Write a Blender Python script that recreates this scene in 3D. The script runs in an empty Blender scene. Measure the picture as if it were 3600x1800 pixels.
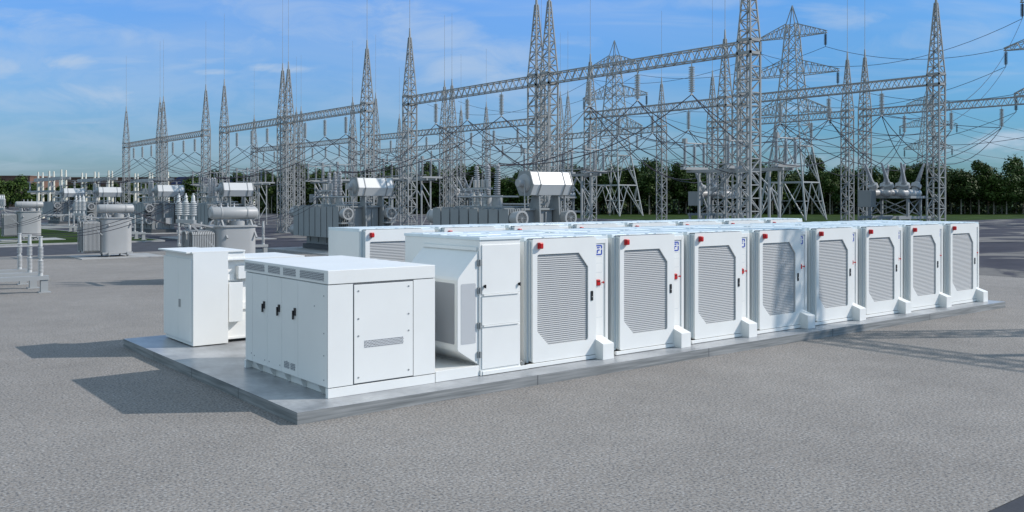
import bpy, math, random
from mathutils import Vector, Matrix
from mathutils.geometry import tessellate_polygon
R = math.radians
scene = bpy.context.scene
col = scene.collection
PI = math.pi

# ------------------------------------------------------------------ camera, sky, sun
FW, RT = (0.6198, 0.7847), (0.7847, -0.6198)          # viewing direction and its right hand side on the ground
CAM = Vector((-6.4583, -13.8238, 3.7))
cam_data = bpy.data.cameras.new("camera"); cam = bpy.data.objects.new("camera", cam_data); col.objects.link(cam)
cam_data.sensor_width = 36; cam_data.lens = 32.017; cam_data.shift_y = -0.05654
cam_data.clip_end = 5000; cam_data.clip_start = 0.1
cam.location = CAM; cam.rotation_euler = (R(90), 0, -math.atan2(FW[0], FW[1]))
scene.camera = cam

SUN = Vector((0.83, -0.557, 0.70)).normalized()
sl = bpy.data.lights.new("sun", 'SUN'); sl.energy = 4.0; sl.angle = R(0.5); sl.color = (1.0, 0.93, 0.87)
so = bpy.data.objects.new("sun", sl); col.objects.link(so); so.location = (30, -30, 60)
so.rotation_euler = SUN.to_track_quat('Z', 'Y').to_euler()

world = bpy.data.worlds.new("World"); scene.world = world; world.use_nodes = True
wn, wl = world.node_tree.nodes, world.node_tree.links
wn.clear()
def N(tree, typ, **kw):
    n = tree.nodes.new(typ)
    for k, v in kw.items():
        if hasattr(n, k) and not k[0].isdigit(): setattr(n, k, v)
    return n
def setin(n, **kw):
    for k, v in kw.items(): n.inputs[k.replace('_', ' ')].default_value = v
    return n
wt = world.node_tree
sky = N(wt, 'ShaderNodeTexSky', sky_type='NISHITA', sun_disc=False)
sky.sun_elevation = math.asin(SUN.z); sky.sun_rotation = math.atan2(SUN.x, SUN.y)
sky.air_density = 1.0; sky.dust_density = 0.6; sky.ozone_density = 2.5; sky.altitude = 100
hsv = N(wt, 'ShaderNodeHueSaturation'); hsv.inputs['Saturation'].default_value = 1.12; hsv.inputs['Value'].default_value = 1.0
wl.new(sky.outputs[0], hsv.inputs['Color'])
tint = N(wt, 'ShaderNodeMix', data_type='RGBA', blend_type='MULTIPLY'); tint.inputs[0].default_value = 1
wl.new(hsv.outputs[0], tint.inputs[6])
tc = N(wt, 'ShaderNodeTexCoord')
sep = N(wt, 'ShaderNodeSeparateXYZ'); wl.new(tc.outputs['Generated'], sep.inputs[0])
def M(tree, op, a, b=None, c=None, clamp=False):
    n = tree.nodes.new('ShaderNodeMath'); n.operation = op; n.use_clamp = clamp
    for i, v in enumerate((a, b, c)):
        if v is None: continue
        if isinstance(v, (int, float)): n.inputs[i].default_value = v
        else: tree.links.new(v, n.inputs[i])
    return n.outputs[0]
# the sky near the horizon is a duller blue than the upper sky
hr = N(wt, 'ShaderNodeValToRGB'); wl.new(sep.outputs[2], hr.inputs[0])
hr.color_ramp.elements[0].position = 0.0; hr.color_ramp.elements[0].color = (0.36, 0.51, 0.77, 1)
hr.color_ramp.elements[1].position = 0.24; hr.color_ramp.elements[1].color = (0.86, 1.17, 1.60, 1)
e = hr.color_ramp.elements.new(0.10); e.color = (0.52, 0.78, 1.12, 1)
wl.new(hr.outputs[0], tint.inputs[7])
# towards the sun the real sky of this day is a deeper, slightly greener blue
sd = N(wt, 'ShaderNodeMapRange', interpolation_type='SMOOTHSTEP'); wl.new(M(wt, 'ADD', M(wt, 'MULTIPLY', sep.outputs[0], RT[0]), M(wt, 'MULTIPLY', sep.outputs[1], RT[1])), sd.inputs[0])
sd.inputs[1].default_value = -0.05; sd.inputs[2].default_value = 0.42
deep = N(wt, 'ShaderNodeMix', data_type='RGBA', blend_type='MULTIPLY'); wl.new(sd.outputs[0], deep.inputs[0])
wl.new(tint.outputs[2], deep.inputs[6]); deep.inputs[7].default_value = (0.62, 0.79, 0.80, 1)
# clouds lie on a flat layer high above: direction / height gives the place on that layer
zz = M(wt, 'ADD', M(wt, 'MAXIMUM', sep.outputs[2], 0.0), 0.10)
px = M(wt, 'DIVIDE', M(wt, 'ADD', M(wt, 'MULTIPLY', sep.outputs[0], RT[0]), M(wt, 'MULTIPLY', sep.outputs[1], RT[1])), zz)
py = M(wt, 'DIVIDE', M(wt, 'ADD', M(wt, 'MULTIPLY', sep.outputs[0], FW[0]), M(wt, 'MULTIPLY', sep.outputs[1], FW[1])), zz)
def cloud(sx, sy, off, scale, lo, hi, detail, dist):
    cx = N(wt, 'ShaderNodeCombineXYZ')
    wl.new(M(wt, 'MULTIPLY', px, sx), cx.inputs[0]); wl.new(M(wt, 'MULTIPLY', py, sy), cx.inputs[1]); cx.inputs[2].default_value = off
    nz = N(wt, 'ShaderNodeTexNoise'); wl.new(cx.outputs[0], nz.inputs['Vector'])
    setin(nz, Scale=scale, Detail=detail, Roughness=0.55, Distortion=dist)
    mr = N(wt, 'ShaderNodeMapRange', interpolation_type='SMOOTHSTEP'); wl.new(nz.outputs[0], mr.inputs[0])
    mr.inputs[1].default_value = lo; mr.inputs[2].default_value = hi
    return mr.outputs[0]
veil = cloud(0.55, 0.8, 3.1, 0.62, 0.42, 0.78, 5, 0.8)
wisp = cloud(0.7, 1.5, 9.4, 1.1, 0.54, 0.80, 8, 1.2)
puff = cloud(1.0, 1.0, 21.7, 1.25, 0.62, 0.74, 7, 0.2)
mask = M(wt, 'ADD', M(wt, 'ADD', M(wt, 'MULTIPLY', veil, 0.36), M(wt, 'MULTIPLY', wisp, 0.30)), M(wt, 'MULTIPLY', puff, 0.22), clamp=True)
# single cloud banks, each in its own direction and height above the horizon, with ragged edges
fwd = M(wt, 'MAXIMUM', M(wt, 'ADD', M(wt, 'MULTIPLY', sep.outputs[0], FW[0]), M(wt, 'MULTIPLY', sep.outputs[1], FW[1])), 0.05)
azi = M(wt, 'DIVIDE', M(wt, 'ADD', M(wt, 'MULTIPLY', sep.outputs[0], RT[0]), M(wt, 'MULTIPLY', sep.outputs[1], RT[1])), fwd)
elv = M(wt, 'DIVIDE', sep.outputs[2], fwd)
cx = N(wt, 'ShaderNodeCombineXYZ'); wl.new(azi, cx.inputs[0]); wl.new(M(wt, 'MULTIPLY', elv, 2.6), cx.inputs[1])
rg = N(wt, 'ShaderNodeTexNoise'); wl.new(cx.outputs[0], rg.inputs['Vector']); setin(rg, Scale=11.0, Detail=7, Roughness=0.6, Distortion=0.6)
rag = M(wt, 'MULTIPLY', M(wt, 'SUBTRACT', rg.outputs[0], 0.5), 3.0)
for (a0, e0, ra, re, st, tilt) in ((-0.484, 0.150, .034, .010, .85, 0), (-0.478, 0.114, .055, .015, .62, 0), (-0.56, 0.142, .022, .013, .6, 0), (-0.328, 0.139, .036, .0045, .8, -.03),
                             (-0.256, 0.1425, .040, .006, .72, -.05), (-0.07, 0.158, .12, .045, .60, -.25), (-0.42, 0.135, .30, .05, .30, -.08), (-0.50, 0.19, .16, .012, .5, -.15), (-0.15, 0.10, .2, .02, .3, 0), (-0.19, 0.188, .16, .028, .42, -.18), (-0.52, 0.108, .12, .02, .4, 0), (-0.45, 0.176, .22, .016, .40, -.05), (0.36, 0.199, .045, .014, .42, -.1),
                             (-0.02, 0.132, .050, .006, .45, 0), (0.545, 0.062, .040, .011, .85, 0.0), (0.47, 0.170, .10, .022, .34, .1), (-0.53, 0.07, .22, .030, .30, 0), (0.03, 0.09, .10, .014, .25, 0),
                             (0.18, 0.215, .12, .010, .38, .05), (0.35, 0.040, .09, .008, .40, 0), (-0.30, 0.205, .16, .012, .25, -.1)):
    da = M(wt, 'SUBTRACT', azi, a0); de = M(wt, 'SUBTRACT', M(wt, 'SUBTRACT', elv, e0), M(wt, 'MULTIPLY', da, tilt))
    q = M(wt, 'ADD', M(wt, 'POWER', M(wt, 'ABSOLUTE', M(wt, 'DIVIDE', da, ra)), 2.0), M(wt, 'POWER', M(wt, 'ABSOLUTE', M(wt, 'DIVIDE', de, re)), 2.0))
    g = M(wt, 'ADD', M(wt, 'SUBTRACT', 1.0, M(wt, 'MULTIPLY', q, 0.55)), rag)
    mr = N(wt, 'ShaderNodeMapRange', interpolation_type='SMOOTHSTEP'); wl.new(g, mr.inputs[0]); mr.inputs[1].default_value = 0.0; mr.inputs[2].default_value = 1.5
    mask = M(wt, 'MAXIMUM', mask, M(wt, 'MULTIPLY', mr.outputs[0], st))
cm = N(wt, 'ShaderNodeMix', data_type='RGBA'); wl.new(mask, cm.inputs[0])
wl.new(deep.outputs[2], cm.inputs[6]); cm.inputs[7].default_value = (4.3, 5.2, 6.4, 1)
# invented bright cover high overhead, out of frame, added as fill for shaded faces
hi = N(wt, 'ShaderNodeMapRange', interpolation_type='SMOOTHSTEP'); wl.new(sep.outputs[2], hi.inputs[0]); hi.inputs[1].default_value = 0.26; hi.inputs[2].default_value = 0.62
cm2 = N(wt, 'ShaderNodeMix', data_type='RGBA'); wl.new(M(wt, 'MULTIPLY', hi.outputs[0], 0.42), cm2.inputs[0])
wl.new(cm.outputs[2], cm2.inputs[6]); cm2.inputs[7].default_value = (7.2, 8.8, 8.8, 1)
# added pale sky glow on the minus X side, unseen, brightens shaded left faces
side_fill = N(wt, 'ShaderNodeMapRange', interpolation_type='SMOOTHSTEP'); wl.new(M(wt, 'MULTIPLY', sep.outputs[0], -1.0), side_fill.inputs[0]); side_fill.inputs[1].default_value = 0.15; side_fill.inputs[2].default_value = 0.85
cm3 = N(wt, 'ShaderNodeMix', data_type='RGBA'); wl.new(M(wt, 'MULTIPLY', side_fill.outputs[0], 0.55), cm3.inputs[0])
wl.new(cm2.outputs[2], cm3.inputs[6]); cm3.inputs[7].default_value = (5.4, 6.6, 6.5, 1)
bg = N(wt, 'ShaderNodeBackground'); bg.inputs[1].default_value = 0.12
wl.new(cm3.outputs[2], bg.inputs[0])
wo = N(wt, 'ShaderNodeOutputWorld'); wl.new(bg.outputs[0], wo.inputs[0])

vs = scene.view_settings
vs.view_transform = 'Standard'; vs.look = 'None'; vs.exposure = 0.0; vs.gamma = 1
scene.cycles.max_bounces = 6; scene.cycles.diffuse_bounces = 3; scene.cycles.glossy_bounces = 3
scene.cycles.transparent_max_bounces = 4

# ------------------------------------------------------------------ materials
def mat(name, color, rough=0.6, metal=0.0, spec=0.5, noise=None, bump=None, coat=0):
    """noise = (scale, amount, detail) multiplies the colour, bump = (scale, strength, distance)"""
    m = bpy.data.materials.new(name); m.use_nodes = True
    t = m.node_tree; b = t.nodes['Principled BSDF']
    b.inputs['Base Color'].default_value = (*color, 1); b.inputs['Roughness'].default_value = rough
    b.inputs['Metallic'].default_value = metal; b.inputs['Specular IOR Level'].default_value = spec
    b.inputs['Coat Weight'].default_value = coat
    tc = N(t, 'ShaderNodeTexCoord')
    if noise:
        nz = N(t, 'ShaderNodeTexNoise'); t.links.new(tc.outputs['Object'], nz.inputs['Vector'])
        setin(nz, Scale=noise[0], Detail=noise[2] if len(noise) > 2 else 3)
        mr = N(t, 'ShaderNodeMapRange'); t.links.new(nz.outputs[0], mr.inputs[0])
        mr.inputs[1].default_value = 0.3; mr.inputs[2].default_value = 0.7
        mr.inputs[3].default_value = 1 - noise[1]; mr.inputs[4].default_value = 1 + noise[1]
        mx = N(t, 'ShaderNodeMix', data_type='RGBA', blend_type='MULTIPLY'); mx.inputs[0].default_value = 1
        mx.inputs[6].default_value = (*color, 1); t.links.new(mr.outputs[0], mx.inputs[7])
        t.links.new(mx.outputs[2], b.inputs['Base Color'])
    if bump:
        nb = N(t, 'ShaderNodeTexNoise'); t.links.new(tc.outputs['Object'], nb.inputs['Vector']); setin(nb, Scale=bump[0], Detail=4)
        bp = N(t, 'ShaderNodeBump'); t.links.new(nb.outputs[0], bp.inputs['Height'])
        bp.inputs['Strength'].default_value = bump[1]; bp.inputs['Distance'].default_value = bump[2]
        t.links.new(bp.outputs[0], b.inputs['Normal'])
    return m
def ramp_mat(name, stops, scale, detail=6, rough=0.8, stretch=(1, 1, 1), bump=None, second=None, distortion=0, spec=0.4):
    """colour ramp over stretched noise; second = (scale, amount) adds fine grain"""
    m = bpy.data.materials.new(name); m.use_nodes = True
    t = m.node_tree; b = t.nodes['Principled BSDF']; b.inputs['Roughness'].default_value = rough
    b.inputs['Specular IOR Level'].default_value = spec
    tc = N(t, 'ShaderNodeTexCoord'); mp = N(t, 'ShaderNodeMapping'); t.links.new(tc.outputs['Object'], mp.inputs[0])
    mp.inputs['Scale'].default_value = stretch
    nz = N(t, 'ShaderNodeTexNoise'); t.links.new(mp.outputs[0], nz.inputs['Vector']); setin(nz, Scale=scale, Detail=detail, Distortion=distortion)
    cr = N(t, 'ShaderNodeValToRGB'); t.links.new(nz.outputs[0], cr.inputs[0])
    els = cr.color_ramp.elements
    els[0].position, els[0].color = stops[0][0], (*stops[0][1], 1)
    els[1].position, els[1].color = stops[-1][0], (*stops[-1][1], 1)
    for p, c in stops[1:-1]:
        e = els.new(p); e.color = (*c, 1)
    out = cr.outputs[0]
    if second:
        for sc_, am, dt in second:
            n2 = N(t, 'ShaderNodeTexNoise'); t.links.new(tc.outputs['Object'], n2.inputs['Vector']); setin(n2, Scale=sc_, Detail=dt, Roughness=0.6)
            mr = N(t, 'ShaderNodeMapRange'); t.links.new(n2.outputs[0], mr.inputs[0])
            mr.inputs[1].default_value = 0.3; mr.inputs[2].default_value = 0.7
            mr.inputs[3].default_value = 1 - am; mr.inputs[4].default_value = 1 + am
            mx = N(t, 'ShaderNodeMix', data_type='RGBA', blend_type='MULTIPLY'); mx.inputs[0].default_value = 1
            t.links.new(out, mx.inputs[6]); t.links.new(mr.outputs[0], mx.inputs[7]); out = mx.outputs[2]
    t.links.new(out, b.inputs['Base Color'])
    if bump:
        nb = N(t, 'ShaderNodeTexNoise'); t.links.new(tc.outputs['Object'], nb.inputs['Vector']); setin(nb, Scale=bump[0], Detail=5)
        bp = N(t, 'ShaderNodeBump'); t.links.new(nb.outputs[0], bp.inputs['Height'])
        bp.inputs['Strength'].default_value = bump[1]; bp.inputs['Distance'].default_value = bump[2]
        t.links.new(bp.outputs[0], b.inputs['Normal'])
    return m
def perf_mat(name, ax, pitch, thr, white=(0.75, 0.77, 0.78), dark=(0.03, 0.035, 0.04)):
    """round holes in a staggered grid on the plane of axis ax ('X' or 'Y') and Z"""
    m = bpy.data.materials.new(name); m.use_nodes = True
    t = m.node_tree; b = t.nodes['Principled BSDF']; b.inputs['Roughness'].default_value = 0.45
    tc = N(t, 'ShaderNodeTexCoord'); sp = N(t, 'ShaderNodeSeparateXYZ'); t.links.new(tc.outputs['Object'], sp.inputs[0])
    a = M(t, 'DIVIDE', sp.outputs['XYZ'.index(ax)], pitch); z = M(t, 'DIVIDE', sp.outputs[2], pitch * 0.87)
    row = M(t, 'FLOOR', z); shift = M(t, 'MULTIPLY', M(t, 'PINGPONG', row, 1.0), 0.5)
    fx = M(t, 'SUBTRACT', M(t, 'FRACT', M(t, 'ADD', a, shift)), 0.5); fz = M(t, 'MULTIPLY', M(t, 'SUBTRACT', M(t, 'FRACT', z), 0.5), 0.87)
    d = M(t, 'SQRT', M(t, 'ADD', M(t, 'MULTIPLY', fx, fx), M(t, 'MULTIPLY', fz, fz)))
    k = M(t, 'LESS_THAN', d, thr)
    mx = N(t, 'ShaderNodeMix', data_type='RGBA'); t.links.new(k, mx.inputs[0])
    mx.inputs[6].default_value = (*white, 1); mx.inputs[7].default_value = (*dark, 1)
    t.links.new(mx.outputs[2], b.inputs['Base Color'])
    return m
MT = dict(
    white=mat('white_paint', (0.80, 0.805, 0.775), 0.38, noise=(1.3, 0.02), bump=(3.0, 0.04, 0.01)),
    roof=mat('white_roof_sheet', (0.70, 0.78, 0.80), 0.30, noise=(2.0, 0.04), bump=(1.5, 0.03, 0.02)),
    slat=mat('louvre_grey', (0.455, 0.465, 0.465), 0.6),
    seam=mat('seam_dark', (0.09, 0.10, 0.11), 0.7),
    trimgrey=mat('door_edge_grey', (0.55, 0.60, 0.61), 0.45),
    black=mat('black_plastic', (0.015, 0.016, 0.018), 0.35),
    red=mat('red_plastic', (0.50, 0.006, 0.008), 0.35),
    blue=mat('blue_logo', (0.010, 0.055, 0.42), 0.45),
    galv=mat('galvanised_steel', (0.29, 0.302, 0.30), 0.6, 0.0, spec=0.35, noise=(0.9, 0.12)),
    galvl=mat('light_steel', (0.33, 0.345, 0.345), 0.55, 0.0, spec=0.35, noise=(0.9, 0.08)),
    grey=mat('grey_equipment_paint', (0.25, 0.265, 0.265), 0.5, noise=(0.8, 0.06)),
    greyl=mat('light_equipment_paint', (0.36, 0.365, 0.36), 0.45, noise=(0.7, 0.05)),
    drum=mat('drum_paint', (0.60, 0.61, 0.60), 0.35),
    dark=mat('dark_metal', (0.06, 0.065, 0.07), 0.6),
    porc=mat('porcelain', (0.50, 0.51, 0.50), 0.35),
    porcg=mat('grey_porcelain', (0.36, 0.37, 0.38), 0.35),
    wire=mat('conductor', (0.025, 0.023, 0.035), 0.5),
    cream=mat('cream_pole', (0.66, 0.65, 0.56), 0.6),
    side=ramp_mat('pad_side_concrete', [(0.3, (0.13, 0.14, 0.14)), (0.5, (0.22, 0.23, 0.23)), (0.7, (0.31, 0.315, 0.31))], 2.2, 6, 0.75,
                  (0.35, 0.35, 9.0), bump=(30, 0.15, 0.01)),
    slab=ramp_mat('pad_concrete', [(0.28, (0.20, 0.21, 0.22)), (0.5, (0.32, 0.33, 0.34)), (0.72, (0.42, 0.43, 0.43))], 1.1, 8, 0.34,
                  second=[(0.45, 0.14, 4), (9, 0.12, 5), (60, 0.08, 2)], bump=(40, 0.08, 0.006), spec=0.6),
    pad=ramp_mat('small_pad_concrete', [(0.3, (0.30, 0.30, 0.29)), (0.7, (0.42, 0.42, 0.41))], 1.5, 6, 0.7),
    gravel=ramp_mat('gravel', [(0.30, (0.085, 0.085, 0.09)), (0.42, (0.17, 0.17, 0.17)), (0.50, (0.265, 0.235, 0.205)), (0.58, (0.26, 0.255, 0.245)), (0.72, (0.41, 0.395, 0.375))], 25.0, 6, 0.95, spec=0.2,
                    second=[(0.14, 0.10, 3), (0.9, 0.07, 4), (5.0, 0.07, 3), (80, 0.16, 2)], bump=(38, 0.22, 0.02)),
    asphalt=ramp_mat('asphalt', [(0.36, (0.045, 0.046, 0.060)), (0.52, (0.062, 0.062, 0.076)), (0.56, (0.15, 0.145, 0.140)), (0.70, (0.20, 0.19, 0.18))], 0.085, 5, 0.95,
                     (1, 1.4, 1), distortion=1.8, second=[(0.7, 0.12, 4), (8, 0.08, 3)], spec=0.12),
    road=ramp_mat('plain_asphalt', [(0.3, (0.050, 0.054, 0.065)), (0.7, (0.075, 0.078, 0.090))], 1.2, 4, 0.92, second=[(30, 0.1, 2)], spec=0.15),
    grass=ramp_mat('grass', [(0.3, (0.020, 0.038, 0.010)), (0.5, (0.030, 0.053, 0.014)), (0.7, (0.046, 0.076, 0.020))], 0.35, 7, 1.0, spec=0.05,
                   second=[(6, 0.25, 4), (0.05, 0.15, 2)], bump=(9, 0.5, 0.06)),
    brick=mat('brown_brick', (0.15, 0.085, 0.06), 0.85, noise=(0.4, 0.15, 5)),
    bwhite=mat('cream_wall', (0.78, 0.76, 0.68), 0.7),
    broof=mat('dark_blue_roof', (0.03, 0.045, 0.13), 0.5),
    glass=mat('window_glass', (0.03, 0.04, 0.05), 0.1),
    bark=mat('bark', (0.26, 0.23, 0.18), 0.9, noise=(3, 0.3)),
    holes_x=perf_mat('round_holes_front', 'X', 0.030, 0.36),
    holes_y=perf_mat('round_holes_side', 'Y', 0.034, 0.40),
    fine_x=perf_mat('fine_holes_front', 'X', 0.020, 0.33, dark=(0.08, 0.09, 0.10)),
    fine_y=perf_mat('fine_holes_side', 'Y', 0.020, 0.40, white=(0.62, 0.64, 0.66), dark=(0.06, 0.07, 0.08)),
)
def leaf_mat(name, a, b):
    m = bpy.data.materials.new(name); m.use_nodes = True; t = m.node_tree
    p = t.nodes['Principled BSDF']; p.inputs['Roughness'].default_value = 0.6
    p.inputs['Specular IOR Level'].default_value = 0.15
    g = N(t, 'ShaderNodeNewGeometry'); oi = N(t, 'ShaderNodeObjectInfo')
    cr = N(t, 'ShaderNodeValToRGB'); t.links.new(g.outputs['Random Per Island'], cr.inputs[0])
    cr.color_ramp.elements[0].color = (*a, 1); cr.color_ramp.elements[1].color = (*b, 1)
    v = M(t, 'ADD', M(t, 'MULTIPLY', oi.outputs['Random'], 0.5), 0.75)
    mx = N(t, 'ShaderNodeMix', data_type='RGBA', blend_type='MULTIPLY'); mx.inputs[0].default_value = 1
    t.links.new(cr.outputs[0], mx.inputs[6]); t.links.new(v, mx.inputs[7]); t.links.new(mx.outputs[2], p.inputs['Base Color'])
    return m
MT['leaf'] = leaf_mat('leaves', (0.022, 0.044, 0.008), (0.060, 0.098, 0.020))

# ------------------------------------------------------------------ mesh builder
class MB:
    def __init__(s): s.v = []; s.f = []; s.sm = []
    def add(s, vs, fs, smooth=False):
        o = len(s.v); s.v.extend([tuple(p) for p in vs]); s.f.extend([tuple(o + i for i in f) for f in fs]); s.sm.extend([smooth] * len(fs)); return s
    def box(s, x0, x1, y0, y1, z0, z1):
        return s.add([(x0, y0, z0), (x1, y0, z0), (x1, y1, z0), (x0, y1, z0), (x0, y0, z1), (x1, y0, z1), (x1, y1, z1), (x0, y1, z1)],
                     [(0, 3, 2, 1), (4, 5, 6, 7), (0, 1, 5, 4), (1, 2, 6, 5), (2, 3, 7, 6), (3, 0, 4, 7)])
    def ring(s, c, ax, r, n, ref=None):
        ax = Vector(ax).normalized(); a = ax.orthogonal().normalized() if abs(ax.z) < 0.99 else Vector((1, 0, 0))
        if abs(ax.z) < 0.99: a = Vector((0, 0, 1)).cross(ax).normalized()
        b = ax.cross(a)
        return [Vector(c) + a * (r * math.cos(2 * PI * i / n)) + b * (r * math.sin(2 * PI * i / n)) for i in range(n)]
    def lathe(s, c, ax, prof, n=12, caps=True, smooth=True):
        """prof = [(distance along axis, radius)]"""
        c = Vector(c); ax = Vector(ax).normalized(); vs = []
        for d, r in prof: vs += s.ring(c + ax * d, ax, max(r, 1e-4), n)
        fs = []
        for k in range(len(prof) - 1):
            for i in range(n):
                j = (i + 1) % n; fs.append((k * n + i, k * n + j, (k + 1) * n + j, (k + 1) * n + i))
        s.add(vs, fs, smooth)
        if caps:
            s.add(vs[:n], [tuple(reversed(range(n)))]); s.add(vs[-n:], [tuple(range(n))])
        return s
    def tube(s, p, q, r, n=8, r2=None, smooth=True):
        p, q = Vector(p), Vector(q); L = (q - p).length
        return s.lathe(p, q - p, [(0, r), (L, r if r2 is None else r2)], n, True, smooth)
    def bar(s, p, q, w, h=None):
        p, q = Vector(p), Vector(q); h = h or w; d = (q - p).normalized()
        a = Vector((0, 0, 1)).cross(d) if abs(d.z) < 0.98 else Vector((1, 0, 0)); a.normalize(); b = d.cross(a)
        c = [(-w / 2, -h / 2), (w / 2, -h / 2), (w / 2, h / 2), (-w / 2, h / 2)]
        vs = [p + a * x + b * y for x, y in c] + [q + a * x + b * y for x, y in c]
        return s.add(vs, [(3, 2, 1, 0), (4, 5, 6, 7), (0, 1, 5, 4), (1, 2, 6, 5), (2, 3, 7, 6), (3, 0, 4, 7)])
    def poly(s, pts, plane, a, b):
        """prism of a polygon: plane 'xz' extruded y a..b, 'yz' extruded x, 'xy' extruded z"""
        n = len(pts)
        f = {'xz': lambda p, t: (p[0], t, p[1]), 'yz': lambda p, t: (t, p[0], p[1]), 'xy': lambda p, t: (p[0], p[1], t)}[plane]
        vs = [f(p, a) for p in pts] + [f(p, b) for p in pts]
        return s.add(vs, [tuple(range(n)), tuple(reversed(range(n, 2 * n)))] + [(i, i + n, (i + 1) % n + n, (i + 1) % n) for i in range(n)])
    def plate_hole(s, outer, inner, y0, y1):
        """xz plate with a hole, front at y0"""
        tri = tessellate_polygon([[Vector((x, z, 0)) for x, z in outer], [Vector((x, z, 0)) for x, z in inner]])
        al = outer + inner; n = len(outer); m = len(inner)
        s.add([(x, y0, z) for x, z in al], [tuple(t) for t in tri])
        s.add([(x, y1, z) for x, z in al], [tuple(t) for t in tri])
        for o, k in ((0, n), (n, m)):
            L = al[o:o + k]
            s.add([(x, y0, z) for x, z in L] + [(x, y1, z) for x, z in L], [(i, (i + 1) % k, (i + 1) % k + k, i + k) for i in range(k)])
        return s
    def mesh(s, name, m, fix=True):
        me = bpy.data.meshes.new(name); me.from_pydata(s.v, [], s.f)
        me.polygons.foreach_set('use_smooth', s.sm)
        if fix and len(s.f) < 60000:
            import bmesh
            b = bmesh.new(); b.from_mesh(me); bmesh.ops.recalc_face_normals(b, faces=b.faces); b.to_mesh(me); b.free()
        me.materials.append(m if not isinstance(m, str) else MT[m]); me.update()
        if any(s.sm): me.set_sharp_from_angle(angle=R(40))
        return me
    def build(s, name, m, parent=None, bevel=0, loc=None, fix=True):
        return put(name, s.mesh(name, m, fix), parent, loc, bevel)
def put(name, me, parent=None, loc=None, bevel=0):
    o = bpy.data.objects.new(name, me); col.objects.link(o)
    if parent: o.parent = parent
    if loc: o.location = loc
    if bevel:
        b = o.modifiers.new('bevel', 'BEVEL'); b.width = bevel; b.segments = 2; b.limit_method = 'ANGLE'; b.angle_limit = R(50)
    return o
def tag(o, label=None, cat=None, group=None, kind=None):
    if label: o['label'] = label
    if cat: o['category'] = cat
    if group: o['group'] = group
    if kind: o['kind'] = kind
    return o
def empty(name, loc=(0, 0, 0), rz=0):
    o = bpy.data.objects.new(name, None); col.objects.link(o); o.location = loc; o.rotation_euler = (0, 0, rz); o.empty_display_size = 0.3
    return o
def copy_tree(o, parent=None):
    c = o.copy(); col.objects.link(c); c.parent = parent
    for ch in list(o.children): copy_tree(ch, c)
    return c
def rrect(x0, x1, z0, z1, r, n=4):
    pts = []
    for cx, cz, a in ((x1 - r, z0 + r, -90), (x1 - r, z1 - r, 0), (x0 + r, z1 - r, 90), (x0 + r, z0 + r, 180)):
        for i in range(n + 1):
            t = R(a + 90 * i / n); pts.append((cx + r * math.cos(t), cz + r * math.sin(t)))
    return pts
ORD = ['nearest', 'second nearest', 'third nearest', 'third farthest', 'second farthest', 'farthest']
NTH = ['first', 'second', 'third', 'fourth', 'fifth', 'sixth', 'seventh', 'eighth']

# ------------------------------------------------------------------ ground
def sheet(name, pts, z, m, kind='structure', label=None):
    b = MB(); tri = tessellate_polygon([[Vector((x, y, 0)) for x, y in pts]])
    b.v = [(x, y, z) for x, y in pts]; b.f = [tuple(t) for t in tri]; b.sm = [False] * len(tri)
    o = b.build(name, m, fix=False)
    me = o.data
    if me.polygons and me.polygons[0].normal.z < 0: me.flip_normals()
    return tag(o, label, kind=kind)
sheet('ground', [(-1800, -1800), (2500, -1800), (2500, 2500), (-1800, 2500)], -0.016, 'grass')
sheet('asphalt_lot', [(-260, -200), (420, -200), (420, 58.2), (107.5, 58.2), (107.5, 420), (-260, 420)], -0.010, 'asphalt')
sheet('road', [(-260, -40), (420, -40), (420, -8.87), (-260, -8.87)], -0.005, 'road')
sheet('service_road', [(-120, 51.6), (20.5, 51.6), (20.5, 64.8), (-120, 64.8)], -0.005, 'road')
b = MB()
b.v = []; gr = sheet('gravel_yard', [(-90, -8.87), (38.3, -8.87), (38.3, 43.2), (14.4, 51.2), (-90, 51.5)], 0.0, 'gravel')
# lawn with its pale kerb on the left
LW = [(-60, 65.6), (18.4, 65.6), (18.4, 78), (16.0, 112), (-60, 112)]
sheet('lawn', LW, 0.11, 'grass')
k = MB()
for i in range(len(LW)):
    p, q = LW[i], LW[(i + 1) % len(LW)]
    k.bar((p[0], p[1], 0.055), (q[0], q[1], 0.055), 0.22, 0.13)
tag(k.build('kerb', 'pad'), kind='structure')

# ------------------------------------------------------------------ the concrete pad of the battery rows
PT = 0.2
pad = empty('concrete_pad', (0, 0, 0)); tag(pad, 'long raised concrete slab carrying the white battery cabinets', 'concrete pad')
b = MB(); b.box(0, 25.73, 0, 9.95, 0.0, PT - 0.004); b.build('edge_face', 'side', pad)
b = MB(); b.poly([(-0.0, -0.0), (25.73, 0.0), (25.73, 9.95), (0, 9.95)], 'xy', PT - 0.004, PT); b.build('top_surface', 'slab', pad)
jm = mat('joint_dark', (0.13, 0.135, 0.14), 0.9)
for u in (5.1, 10.3, 15.4, 20.6):
    jb = MB(); jb.box(u, u + 0.02, -0.003, 0.003, 0.0, PT - 0.002); jb.build('expansion_joint', jm, pad)
for v in (2.5, 5.0, 7.5):
    jb = MB(); jb.box(-0.003, 0.003, v, v + 0.02, 0.0, PT - 0.002); jb.build('expansion_joint', jm, pad)

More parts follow.
